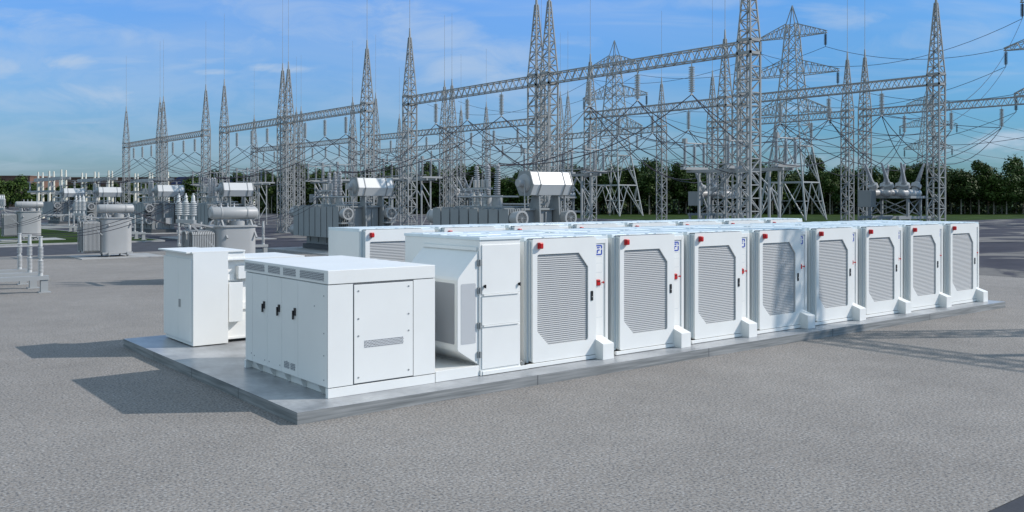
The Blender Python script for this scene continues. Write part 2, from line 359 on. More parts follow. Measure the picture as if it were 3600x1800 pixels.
# ------------------------------------------------------------------ battery cabinet
def make_cabinet():
    """local origin: front plane of the door, left edge of the body, top of the pad"""
    t = empty('battery_cabinet')
    b = MB(); b.box(0, 2.40, 0.20, 1.95, 0.09, 2.60); b.box(0.0, 0.09, 0.16, 0.20, 0.09, 2.60); b.build('body', 'white', t, 0.006)
    # roof with raised sheets and seams
    r = MB(); r.box(0, 2.40, 0.16, 1.95, 2.60, 2.665)
    r.box(0.10, 1.15, 0.24, 1.05, 2.665, 2.678); r.box(1.25, 2.30, 0.24, 1.05, 2.665, 2.678)
    r.box(0.10, 1.15, 1.15, 1.88, 2.665, 2.678); r.box(1.25, 2.30, 1.15, 1.88, 2.665, 2.678)
    r.box(0.0, 0.05, 0.16, 1.95, 2.665, 2.684); r.box(2.35, 2.40, 0.16, 1.95, 2.665, 2.684)
    r.box(0.55, 0.80, 0.165, 0.235, 2.665, 2.680); r.box(1.45, 1.70, 0.165, 0.235, 2.665, 2.680)
    ro = r.build('roof', 'roof', t, 0.004)
    # right hand column: frame, recessed service panel, small covers
    c = MB(); c.box(2.315, 2.40, 0.145, 0.20, 0.09, 2.60); c.box(1.80, 2.315, 0.145, 0.20, 2.50, 2.60); c.build('side_frame', 'white', t, 0.004)
    sp = MB(); sp.box(1.82, 2.3145, 0.169, 0.199, 0.09, 2.4995)
    spo = sp.build('service_panel', 'white', t)
    for z0, z1 in ((2.21, 2.49), (1.86, 2.06), (0.87, 1.52)):
        c2 = MB(); c2.poly(rrect(1.93, 2.245, z0, z1, 0.025), 'xz', 0.166, 0.1692); cp = c2.build('cover_plate', 'white', spo)
        cs = MB(); cs.poly(rrect(1.924, 2.251, z0 - 0.006, z1 + 0.006, 0.03), 'xz', 0.1678, 0.1692)
        cs.build('seal', MT['trimgrey'], spo)
    # company emblem in blue strokes
    lg = MB(); w = 0.024; y0, y1 = 0.158, 0.1662; X0, X1, Z0, Z1 = 1.995, 2.232, 2.242, 2.462
    lg.box(X0 + .03, X1 - 0.03, y0, y1, Z1 - w, Z1); lg.box(X1 - w, X1, y0, y1, Z1 - 0.075, Z1 - 0.03)
    lg.poly([(X1 - 0.03, Z1), (X1 - 0.03, Z1 - w), (X1 - w, Z1 - 0.03), (X1, Z1 - 0.03), (X1 - 0.008, Z1 - 0.010)], 'xz', y0, y1)
    lg.box(X1 - w, X1, y0, y1, Z0 + 0.03, Z0 + 0.118); lg.box(X0 + .03, X1 - 0.03, y0, y1, Z0, Z0 + w)
    lg.poly([(X1 - 0.03, Z0), (X1 - 0.008, Z0 + 0.010), (X1, Z0 + 0.03), (X1 - w, Z0 + 0.03), (X1 - 0.03, Z0 + w)], 'xz', y0, y1)
    lg.box(X0, X0 + w, y0, y1, Z0 + 0.03, Z1 - 0.03)
    lg.poly([(X0 + 0.03, Z0), (X0 + 0.03, Z0 + w), (X0 + w, Z0 + 0.03), (X0, Z0 + 0.03), (X0 + 0.008, Z0 + 0.010)], 'xz', y0, y1)
    lg.poly([(X0 + 0.03, Z1), (X0 + 0.008, Z1 - 0.010), (X0, Z1 - 0.03), (X0 + w, Z1 - 0.03), (X0 + 0.03, Z1 - w)], 'xz', y0, y1)
    lg.box(X1 - 0.15, X1 - 0.075, y0, y1, 2.393, 2.393 + w)
    lg.box(X1 - 0.13, X1 - 0.075, y0, y1, 2.340, 2.340 + w); lg.box(X1 - 0.155, X1 - 0.155 + w, y0, y1, 2.283, 2.335)
    lg.poly([(X1 - 0.13, 2.340 + w), (X1 - 0.13, 2.340), (X1 - 0.134, 2.335), (X1 - 0.155, 2.335), (X1 - 0.148, 2.353)], 'xz', y0, y1)
    lg.build('blue_emblem', 'blue', spo)
    rb = MB(); rb.box(2.055, 2.150, 0.125, 0.1655, 1.575, 1.695); rb.box(2.045, 2.155, 0.155, 0.1660, 1.565, 1.705)
    a = rb.build('alarm_pull_box', 'red', t, 0.006)
    q = MB(); q.box(2.07, 2.14, 0.120, 0.1252, 1.655, 1.672); q.build('pull_bar', 'black', a)
    bt = MB(); bt.tube((2.235, 0.185, 1.635), (2.235, 0.13, 1.635), 0.010, 10); bt.lathe((2.235, 0.135, 1.635), (0, -1, 0), [(0, .022), (.02, .024), (.03, .015)], 12)
    bt.build('stop_button', 'red', t)
    # door with the clipped louvre opening
    d = MB()
    inner = [(0.275, 2.30), (0.23, 2.29), (0.227, 2.28)]
    inner = [(0.226, 0.735), (0.53, 0.432), (1.60, 0.432), (1.645, 0.445), (1.66, 0.49), (1.66, 2.02), (1.39, 2.33), (0.27, 2.33), (0.238, 2.318), (0.226, 2.285)]
    outer = rrect(0.10, 1.90, 0.10, 2.655, 0.035, 3)
    d.plate_hole(outer, inner, 0.0, 0.03)
    do = d.build('door', 'white', t)
    bv = do.modifiers.new('bevel', 'BEVEL'); bv.width = 0.012; bv.segments = 3; bv.limit_method = 'ANGLE'; bv.angle_limit = R(60)
    sd = MB()
    sd.box(0.118, 1.882, 0.0305, 0.06, 0.12, 0.17); sd.box(0.118, 1.882, 0.0305, 0.06, 2.58, 2.64)
    sd.box(0.10, 0.145, 0.0305, 0.145, 0.11, 2.645); sd.box(1.855, 1.90, 0.0305, 0.145, 0.11, 2.645)
    sd.box(0.145, 1.855, 0.062, 0.145, 0.11, 0.17); sd.box(0.145, 1.855, 0.062, 0.145, 2.58, 2.645)
    sd.build('door_rim', 'white', do, 0.004)
    hg = MB(); hg.box(0.07, 0.10, 0.05, 0.155, 0.14, 2.60); hg.box(0.02, 0.07, 0.10, 0.16, 0.10, 2.62); hg.build('hinge_strip', 'trimgrey', t)
    gk = MB(); gk.box(0.10, 1.86, 0.02, 0.158, 2.647, 2.662); gk.build('door_gasket', 'black', do)
    lv = MB(); n = 46; z0, z1 = 0.40, 2.36; p = (z1 - z0) / n; vs = []; fs = []
    for i in range(n):
        a0 = z0 + i * p
        for (y, z) in ((0.044, a0), (0.026, a0 + p * 0.50), (0.028, a0 + p * 0.66), (0.046, a0 + p * 0.97)):
            vs += [(0.20, y, z), (1.69, y, z)]
    m_ = len(vs) // 2
    fs = [(2 * i, 2 * i + 1, 2 * i + 3, 2 * i + 2) for i in range(m_ - 1)]
    lv.add(vs, fs); lv.build('louvre_grille', 'slat', do)
    hd = MB(); hd.poly(rrect(1.735, 1.80, 1.275, 1.485, 0.012), 'xz', -0.012, 0.001)
    ho = hd.build('handle', 'black', do); kn = MB(); kn.tube((1.768, -0.018, 1.36), (1.768, -0.012, 1.36), 0.012, 8); kn.build('key_lock', 'porc', ho)
    be = MB(); be.box(0.225, 0.325, -0.075, -0.001, 2.45, 2.58); be.box(0.235, 0.315, -0.095, -0.075, 2.46, 2.57)
    be.box(0.205, 0.225, -0.05, -0.025, 2.505, 2.525); be.box(0.325, 0.342, -0.06, -0.02, 2.48, 2.54)
    be.build('alarm_horn', 'red', do, 0.012)
    # foot rail and the sloped anchor block
    rl = MB(); rl.box(-1.15 if False else -0.04, 1.90, -0.03, 0.04, 0.012, 0.088); rl.build('base_rail', 'white', t, 0.004)
    fb = MB(); x0, x1, ya, yb = 1.872, 2.205, -0.24, 0.144; zt = 0.343
    fb.add([(x0, ya, 0), (x1, ya, 0), (x1, yb, 0), (x0, yb, 0), (x0, ya, zt), (x1, ya, zt), (x1, yb, zt + .12), (x0, yb, zt + .14)],
           [(0, 3, 2, 1), (0, 1, 5, 4), (1, 2, 6, 5), (2, 3, 7, 6), (3, 0, 4, 7), (4, 5, 7), (5, 6, 7)])
    fb.build('anchor_block', 'white', t, 0.006)
    return t
cab0 = make_cabinet()
LR = ['leftmost, beside slanted hood', 'second from the left', 'third from the left', 'fourth from the left', 'fourth from the right', 'third from the right', 'second from the right', 'rightmost, at the pad end']
first = True
for row, (vv, rot) in enumerate(((0.63, 0), (4.70, PI), (7.60, 0))):
    for i in range(8):
        o = cab0 if first else copy_tree(cab0)
        first = False
        u = 5.40 + 2.53 * i
        o.location = (u, vv, PT) if not rot else (u + 2.40, vv, PT); o.rotation_euler = (0, 0, rot)
        if row == 0:
            tag(o, f'front row battery cabinet with grey louvred door, {LR[i]}', 'battery cabinet', 'battery cabinets of the front row')
        elif row == 1:
            tag(o, f'cabinet showing only its white roof behind the front row, {LR[i].split(",")[0]}', 'battery cabinet', 'battery cabinets of the middle row')
        else:
            tag(o, f'white battery cabinet mostly hidden in the rear row, {LR[i].split(",")[0]}', 'battery cabinet', 'battery cabinets of the rear row')

# ------------------------------------------------------------------ inverter unit with the slanted hood
pcs = empty('inverter_cabinet', (0, 0, 0)); tag(pcs, 'white inverter cabinet with slanted perforated side hood between container and batteries', 'inverter cabinet')
b = MB(); b.box(4.14, 5.167, 0.625, 3.40, 0.21, 2.87); b.build('body', 'white', pcs, 0.006)
b = MB(); b.box(4.12, 5.18, 0.600, 3.41, 2.8705, 2.93)
for v in (1.28, 1.98, 2.66): b.box(4.12, 5.18, v, v + 0.04, 2.93, 2.942)
b.box(4.30, 4.34, 0.60, 3.40, 2.93, 2.94); b.build('roof', 'roof', pcs, 0.005)
hood = MB(); hood.poly([(4.139, 2.66), (3.66, 2.155), (3.637, 2.10), (3.637, 0.77), (3.66, 0.725), (4.139, 0.42)], 'xz', 0.655, 2.657)
ho = hood.build('side_hood', 'white', pcs, 0.006)
b = MB(); b.box(3.68, 4.139, 1.64, 1.648, 2.18, 2.19); b.box(4.10, 4.139, 0.68, 2.63, 2.665, 2.73); b.build('hood_flashing', 'white', ho)
b = MB(); b.poly(rrect(3.715, 4.069, 0.85, 2.028, 0.03), 'xz', 0.651, 0.6545); b.build('front_mesh', 'fine_x', ho)
for a0, a1 in ((0.76, 1.60), (1.70, 2.56)):
    b = MB(); b.poly(rrect(a0, a1, 0.85, 2.035, 0.03), 'yz', 3.632, 3.6365); b.build('side_mesh', 'fine_y', ho)
for n_, z0, z1 in (('upper_panel', 1.80, 2.775), ('middle_panel', 1.19, 1.77), ('lower_panel', 0.33, 1.16)):
    b = MB(); b.box(4.19, 5.15, 0.605, 0.6245, z0, z1); b.build('front_panel', 'white', pcs, 0.004)
for z in (1.765, 1.155):
    b = MB(); b.box(4.22, 5.10, 0.583, 0.604, z, z + 0.032); b.build('shelf_lip', 'white', pcs, 0.004)
b = MB(); b.box(4.15, 5.16, 0.60, 0.6245, 0.21, 0.31); b.build('plinth', 'white', pcs)
for z in (2.43, 1.88, 1.19, 0.62):
    b = MB(); b.box(4.10, 4.136, 0.62, 0.66, z - 0.06, z + 0.06); b.box(4.1365, 4.17, 0.600, 0.6245, z - 0.06, z + 0.06); b.build('hinge', 'grey', pcs)
for u in (4.245, 5.115):
    b = MB(); b.tube((u, 0.604, 1.96), (u, 0.575, 1.96), 0.028, 12); b.box(u - 0.01, u + 0.01, 0.555, 0.576, 1.925, 1.995); b.build('knob', 'black', pcs)
b = MB(); b.box(3.105, 4.075, 0.62, 3.4, 0.205, 0.41); b.box(4.0755, 4.135, 0.63, 0.70, 0.205, 0.41); b.build('skid_base', 'white', pcs, 0.005)
b = MB(); b.box(4.19, 7.25, 0.585, 0.62, 0.205, 0.286)
b = MB(); b.box(4.20, 5.34, 0.598, 0.604, 0.212, 0.29); b.box(4.195, 5.355, 0.585, 0.5978, 0.212, 0.288); b.build('base_rail', 'white', pcs, 0.003)
b = MB(); b.lathe((5.30, 0.80, 0.30), (0, -1, 0), [(0, .06), (.05, .06), (.06, .045), (.10, .045)], 12); b.build('cable_gland', 'grey', pcs)

# ------------------------------------------------------------------ large container in front
ct = empty('power_conversion_container', (0, 0, 0)); tag(ct, 'big white metal transformer container nearest the camera with three black handles', 'equipment container')
U0, U1, V0, V1 = 0.863, 3.091, 0.62, 4.37
b = MB(); b.box(U0 + 0.03, U1, V0 + 0.012, V1, 0.385, 2.178); b.build('body', 'white', ct)
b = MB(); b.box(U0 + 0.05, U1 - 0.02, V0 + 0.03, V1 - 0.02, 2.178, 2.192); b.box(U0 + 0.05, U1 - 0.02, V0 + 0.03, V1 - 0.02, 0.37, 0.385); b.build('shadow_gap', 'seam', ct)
b = MB(); b.box(U0, U1, V0, V1, 2.192, 2.432); rf = b.build('roof', 'white', ct, 0.006)
for a0, a1 in ((3.345, 4.305), (2.62, 3.165), (1.92, 2.462), (0.775, 1.738)):
    b = MB(); b.box(U0 - 0.004, U0 - 0.0005, a0, a1, 2.238, 2.380); b.build('vent_grille', 'holes_y', rf)
b = MB(); b.box(U0, U1, V0, V0 + 0.09, 0.202, 0.370); b.box(U0, U1, V1 - 0.09, V1, 0.202, 0.370); b.box(U1 - 0.09, U1, V0 + .09, V1 - .09, 0.202, 0.37)
b.box(U0 + 0.14, U0 + 0.2, V0 + 0.09, V1 - 0.09, 0.202, 0.37)
b.build('base_frame', 'white', ct, 0.004)
for v in (3.77, 3.12, 2.46, 1.76, 1.03):
    b = MB(); b.poly([(U0 + 0.005, 0.369), (U0 + 0.139, 0.369), (U0 + 0.139, 0.21), (U0 + 0.10, 0.21)], 'xz', v - 0.008, v + 0.008); b.build('gusset', 'white', ct)
# left side door leaves
for i, (a0, a1) in enumerate(((3.955, 4.30), (3.230, 3.945), (2.547, 3.220), (1.842, 2.537), (0.655, 1.832))):
    b = MB(); b.box(U0 + 0.004, U0 + 0.029, a0, a1, 0.386, 2.172); lf = b.build('door_leaf', 'white', ct, 0.003)
    if i in (1, 2, 3):
        y = (3.354, 2.651, 1.948)[i - 1]
        h = MB(); h.box(U0 - 0.022, U0 + 0.003, y - 0.035, y + 0.02, 1.52, 1.66); h.box(U0 - 0.04, U0 - 0.012, y + 0.0205, y + 0.05, 1.445, 1.61); h.box(U0 - .02, U0 + .003, y + .0205, y + .045, 1.55, 1.6)
        h.build('handle', 'black', lf)
    scr = {0: [(4.0, .55)], 1: [(3.85, .52), (3.33, .50)], 2: [(3.12, .50), (2.62, .5)], 3: [(2.3, .62)], 4: [(0.78, 1.98), (0.78, 1.32), (0.78, .93), (0.78, .50), (1.15, 1.77)]}[i]
    for y, z in scr:
        h = MB(); h.tube((U0 + 0.003, y, z), (U0 - 0.004, y, z), 0.012, 8); h.build('screw', 'grey', lf)
    if i == 3:
        for a0_, a1_ in ((2.20, 2.43), (1.95, 2.15)):
            h = MB(); h.box(U0 + 0.0005, U0 + 0.0035, a0_, a1_, .49, .61); h.build('vent_grille', 'holes_y', lf)
for a0, a1 in ((U0, 1.352), (2.615, U1)):
    fp = MB(); fp.box(a0, a1, V0 + .001, V0 + 0.0115, 0.386, 2.178); fp.build('front_panel', 'white', ct)
fg = MB(); fg.box(1.352, 2.615, V0 + 0.008, V0 + 0.0115, 0.387, 2.177); fg.build('door_gap', 'seam', ct)
fd = MB(); fd.box(1.372, 2.598, V0 - 0.006, V0 + 0.0075, 0.40, 2.155); fdo = fd.build('front_door', 'white', ct, 0.004)
h = MB(); h.box(1.575, 2.388, V0 - 0.010, V0 - 0.0065, 1.02, 1.152); h.build('vent_grille', 'holes_x', fdo)
for x in (1.457, 2.503):
    for z in ((2.043, 1.547, 1.24, 0.50) if x < 2 else (2.07, 1.56, 1.25, 0.52)):
        h = MB(); h.tube((x, V0 - 0.0065, z), (x, V0 - 0.014, z), 0.016, 10); h.build('screw', 'grey', fdo)

# ------------------------------------------------------------------ tall switchgear box at the back left corner of the pad
sg = empty('switchgear_cabinet', (0, 0, 0)); tag(sg, 'tall white switchgear cabinet with stepped right wing, standing behind the container at left', 'switchgear cabinet')
b = MB(); b.box(0.905, 1.745, 7.553, 9.55, 0.225, 2.40); b.build('body', 'white', sg, 0.005)
b = MB(); b.box(0.76, 1.70, 7.60, 9.69, 2.4005, 2.437); b.box(1.70, 2.20, 7.62, 9.3, 2.4005, 2.437); b.box(0.875, 1.745, 7.5535, 7.60, 2.4005, 2.436); b.build('roof', 'white', sg, 0.003)
for a0, a1 in ((8.523, 9.602), (7.595, 8.513)):
    b = MB(); b.box(0.872, 0.904, a0, a1, 0.318, 2.262); dl = b.build('door', 'white', sg, 0.003)
    if a0 < 8: h = MB(); h.box(0.848, 0.871, 8.34, 8.42, 1.08, 1.27); h.build('handle', 'greyl', dl, 0.004)
b = MB(); b.box(1.10, 1.66, 7.72, 9.4, 0.201, 0.224); b.box(1.75, 3.6, 7.95, 9.3, 0.201, 0.27); b.build('plinth', 'dark', sg)
w = MB(); w.box(1.7455, 3.70, 7.78, 9.35, 0.27, 2.20); wg = w.build('wing', 'white', sg, 0.005)
b = MB(); b.box(1.7455, 3.75, 7.60, 9.42, 2.2005, 2.24); b.build('wing_roof', 'white', wg, 0.004)
b = MB(); b.box(1.7455, 2.20, 7.66, 9.3, 2.2405, 2.40); b.build('riser', 'white', wg, 0.004)
b = MB(); b.box(1.783, 2.13, 7.60, 7.779, 0.713, 1.66); b.build('meter_box', 'white', wg, 0.006)
b = MB(); b.box(2.02, 2.6, 7.60, 7.779, 1.742, 2.05); b.build('junction_box', 'white', wg, 0.006)
b = MB(); b.box(1.7455, 3.6, 7.742, 7.779, 1.69, 1.72); b.box(2.135, 3.6, 7.72, 7.779, 0.99, 1.15); b.box(1.7455, 1.95, 7.72, 7.779, 1.72, 1.86); b.box(1.7455, 3.6, 7.75, 7.779, 0.285, 0.33); b.build('cable_duct', 'white', wg)

# ------------------------------------------------------------------ insulator shapes
def sheds(z0, z1, n, r, core, r2=None):
    """profile of a shedded insulator from z0 to z1, radius r (to r2 at the far end)"""
    r2 = r if r2 is None else r2; p = [(z0, core)]; h = (z1 - z0) / n
    for i in range(n):
        a = z0 + i * h; q = r + (r2 - r) * i / max(1, n - 1); c = core + (core * r2 / r - core) * i / max(1, n - 1)
        p += [(a + h * 0.15, c), (a + h * 0.35, q), (a + h * 0.60, q * 0.97), (a + h * 0.80, c)]
    p.append((z1, core * r2 / r)); return p

# ------------------------------------------------------------------ lattice gantries
HP, HB, HA, TW = 12.45, 11.75, 17.5, 0.86            # collar, beam underside, apex, tower width
def lattice(b, w0, z0, w1, z1, n, leg, web, hor=True, xb=False):
    c = [(-1, -1), (1, -1), (1, 1), (-1, 1)]
    def P(k, z):
        w = (w0 + (w1 - w0) * (z - z0) / (z1 - z0)) / 2; return Vector((c[k % 4][0] * w, c[k % 4][1] * w, z))
    for k in range(4): b.bar(P(k, z0), P(k, z1), leg)
    for i in range(n):
        za, zb = z0 + (z1 - z0) * i / n, z0 + (z1 - z0) * (i + 1) / n
        for k in range(4):
            if xb: b.bar(P(k, za), P(k + 1, zb), web); b.bar(P(k + 1, za), P(k, zb), web)
            elif (i + k) % 2: b.bar(P(k, za), P(k + 1, zb), web)
            else: b.bar(P(k + 1, za), P(k, zb), web)
            if hor: b.bar(P(k, zb), P(k + 1, zb), web)
def tower_meshes():
    b = MB()
    lattice(b, TW, 0.05, TW, HP, 17, 0.10, 0.056)
    lattice(b, TW, HP, 0.16, HA, 9, 0.08, 0.048)
    for z in (HP, HB - 0.02):
        for s in (-1, 1):
            b.box(-TW / 2 - .05, TW / 2 + .05, s * TW / 2 - 0.05, s * TW / 2 + 0.05, z - 0.08, z + 0.08)
            b.box(s * TW / 2 - 0.05, s * TW / 2 + 0.05, -TW / 2 + .051, TW / 2 - .051, z - 0.08, z + 0.08)
    b.box(-0.62, 0.62, -0.62, 0.62, 0.0, 0.05)
    tw = b.mesh('lattice_tower', 'galv')
    m = MB(); m.lathe((0, 0, HA - 0.1), (0, 0, 1), [(0, 0.10), (0.9, 0.06), (0.95, 0.022), (9.0, 0.012)], 8)
    return tw, m.mesh('lightning_rod', 'galv')
TWM, RODM = tower_meshes()
def beam_mesh(L):
    b = MB(); w = 0.56; z0, z1 = HB, HP - 0.05; n = 21; st = L / n
    for x in (-w / 2, w / 2):
        for z in (z0, z1): b.bar((x, 0, z), (x, L, z), 0.075)
        for i in range(n):
            a, c = i * st, (i + 1) * st; m = (a + c) / 2
            b.bar((x, a, z0), (x, m, z1), 0.04); b.bar((x, m, z1), (x, c, z0), 0.04)
    for i in range(n):
        a = i * st
        b.bar((-w / 2, a, z0), (w / 2, a + st, z0), 0.045); b.bar((-w / 2, a, z1), (w / 2, a, z1), 0.045)
    return b.mesh('crossbeam', 'galv')
BL = 17.0 - TW
BEAMM = beam_mesh(BL)
ib = MB()
ib.tube((0, 0, HB - 0.03), (0, 0, HB - 0.30), 0.03, 6)
ib.lathe((0, 0, HB - 0.28), (0, 0, -1), sheds(0, 1.52, 14, 0.19, 0.085), 12)
ib.tube((0, 0, HB - 1.78), (0, 0, HB - 1.90), 0.05, 8); ib.box(-0.12, 0.12, -0.03, 0.03, HB - 1.95, HB - 1.89)
INSM = ib.mesh('insulator_string', 'porc')
ZW = HB - 1.92
PH = (4.1, 8.5, 12.95)
ROWN = ['front', 'middle', 'back']
ROWS = [(35.2, [17.70, 36.10, 60.53, 79.00, 102.36, 120.94]),
        (57.0, [18.13, 36.71, 61.4, 80.01, 103.63, 122.37]),
        (76.2, [17.9, 36.79, 61.57, 80.13, 103.78, 122.38])]
def make_gantry():
    t = empty('gantry')
    for y in (0, 17.0):
        o = put('lattice_tower', TWM, t, (0, y, 0)); put('lightning_rod', RODM, o)
    put('crossbeam', BEAMM, t, (0, TW / 2, 0))
    for p in PH: put('insulator_string', INSM, t, (0, p, 0))
    return t
g0 = make_gantry(); used = False
for r_, (u, vs_) in enumerate(ROWS):
    for i, v in enumerate(vs_):
        g = copy_tree(g0) if used else g0; used = True
        g.location = (u, v, 0)
        tag(g, f'grey lattice steel gantry with hanging insulators, {ORD[i]} bay of the {ROWN[r_]} row', 'gantry', f'steel gantries of the {ROWN[r_]} row')
# one more gantry stands to the right outside the frame: its shadow falls across the gravel and two cabinets
g = copy_tree(g0); g.location = (29.1, -26.0, 0)
tag(g, 'lattice gantry beyond the right edge whose shadow crosses the gravel', 'gantry')

# ------------------------------------------------------------------ disconnect switches on tall frames
def make_switch():
    t = empty('disconnect_switch')
    H = 5.75
    f = MB()
    for x in (-0.55, 0.55): f.box(x - 0.08, x + 0.08, -4.1, 4.1, H - 0.20, H - 0.02)
    for y in (-3.0, 3.0):
        for x in (-0.55, 0.55): f.box(x - 0.065, x + 0.065, y - 0.075, y + 0.075, 0.03, H - 0.22); f.box(x - 0.2, x + 0.2, y - 0.2, y + 0.2, 0, 0.03)
        f.bar((-0.55, y, 0.8), (0.55, y, 2.6), 0.08); f.bar((0.55, y, 2.6), (-0.55, y, 4.6), 0.08)
    for x in (-0.55, 0.55):
        f.bar((x, -2.9, 3.9), (x, -1.0, H - 0.2), 0.08); f.bar((x, 2.9, 3.9), (x, 1.0, H - 0.2), 0.08)
    fo = f.build('support_frame', 'galvl', t)
    rod = MB(); rod.tube((-0.9, -4.4, H + 0.32), (-0.9, 4.4, H + 0.32), 0.045, 8); rod.build('operating_rod', 'galvl', t)
    for y in (-3.9, 0, 3.9):
        cb = MB(); cb.box(-1.35, 1.35, y - 0.16, y + 0.16, H, H + 0.20); cb.build('pole_base', 'galvl', t)
        for x in (-1.05, 0.0, 1.05):
            p = MB(); p.lathe((x, y, H + 0.201), (0, 0, 1), [(0, .08), (.10, .08)] + sheds(0.12, 1.55, 17, 0.14, 0.065) + [(1.56, .06), (1.70, .06)], 10)
            p.build('post_insulator', 'porcg', t)
        c = MB(); c.tube((-1.35, y, H + 1.93), (1.35, y, H + 1.93), 0.045, 8); c.build('blade', 'galvl', t)
        for x in (-1.05, 1.05):
            c = MB(); c.box(x - 0.17, x + 0.17, y - 0.13, y + 0.13, H + 1.90, H + 2.02) if x > 0 else c.box(x - 0.10, x + 0.10, y - 0.17, y + 0.17, H + 1.90, H + 2.26)
            c.build('contact', 'galvl', t)
    return t
sw0 = make_switch(); used = False
SWU = 45.2
BAYC = [26.2, 44.6, 69.0, 87.5, 110.9, 129.4]
for i, v in enumerate(BAYC):
    o = copy_tree(sw0) if used else sw0; used = True
    o.location = (SWU, v, 0)
    tag(o, f'three-pole disconnect switch on a tall steel frame behind the front gantries, {ORD[i]}', 'disconnect switch', 'disconnect switches behind the front gantries')

# ------------------------------------------------------------------ circuit breakers with V bushings
def make_breaker():
    t = empty('circuit_breaker'); H = 3.68
    f = MB()
    for y in (-1.7, 1.7):
        for x in (-1.0, 1.0): f.box(x - 0.09, x + 0.09, y - 0.09, y + 0.09, 2.2, H)
        f.bar((-1, y, 2.25), (1, y, H - .05), 0.07); f.bar((1, y, 2.25), (-1, y, H - .05), 0.07)
    for x in (-1, 1): f.bar((x, -1.7, 2.25), (x, 1.7, H - .05), 0.07); f.bar((x, 1.7, 2.25), (x, -1.7, H - .05), 0.07)
    f.box(-1.2, 1.2, -2.05, -1.6, H, H + 0.20); f.box(-1.2, 1.2, 1.6, 2.05, H, H + 0.20); f.box(-1.2, -0.9, -1.6, 1.6, H, H + 0.2); f.box(0.9, 1.2, -1.6, 1.6, H, H + 0.2)
    for y in (-1.7, 0.0, 1.7): f.box(-2.6, 2.6, y - 0.12, y + 0.12, 1.98, 2.2)
    for x in (-2.4, -0.8, 0.8, 2.4):
        for y in (-1.7, 0, 1.7): f.box(x - 0.10, x + 0.10, y - 0.09, y + 0.09, 0, 1.98)
    f.build('support_frame', 'grey', t)
    cb = MB(); cb.box(-2.45, -1.65, 0.7, 1.9, 2.95, 4.35); cb.build('control_box', 'grey', t, 0.02)
    for y in (-1.35, 0, 1.35):
        k = MB(); k.lathe((-1.35, y, H + 0.42), (1, 0, 0), [(-0.30, 0.02), (-0.24, 0.18), (-0.10, 0.29), (0.05, 0.34), (2.6, 0.34), (2.75, 0.29), (2.88, 0.15), (2.93, 0.02)], 16)
        tk = k.build('tank', 'greyl', t)
        for s in (-1, 1):
            ax = Vector((0.50 * s, 0.04 if y == 0 else (0.10 if y > 0 else -0.10), 1)).normalized(); base = Vector((0.72 * s, y, H + 0.62))
            q = MB(); q.lathe(base, ax, [(-0.1, 0.24), (0.26, 0.24), (0.27, 0.41), (0.60, 0.41), (0.65, 0.25), (0.78, 0.23)], 20)
            qo = q.build('bushing_collar', 'greyl', t)
            q = MB(); q.lathe(base + ax * 0.78, ax, sheds(0, 1.60, 16, 0.20, 0.14, 0.11) + [(1.61, .09), (1.80, .06)], 12); q.build('bushing', 'porcg', t)
    return t
BU = 66.0
br0 = make_breaker(); used = False
for i, v in enumerate(BAYC):
    o = copy_tree(br0) if used else br0; used = True
    o.location = (BU, v, 0)
    tag(o, f'circuit breaker with six bushings in a fan on its steel frame, {ORD[i]}', 'circuit breaker', 'circuit breakers between middle and back gantries')

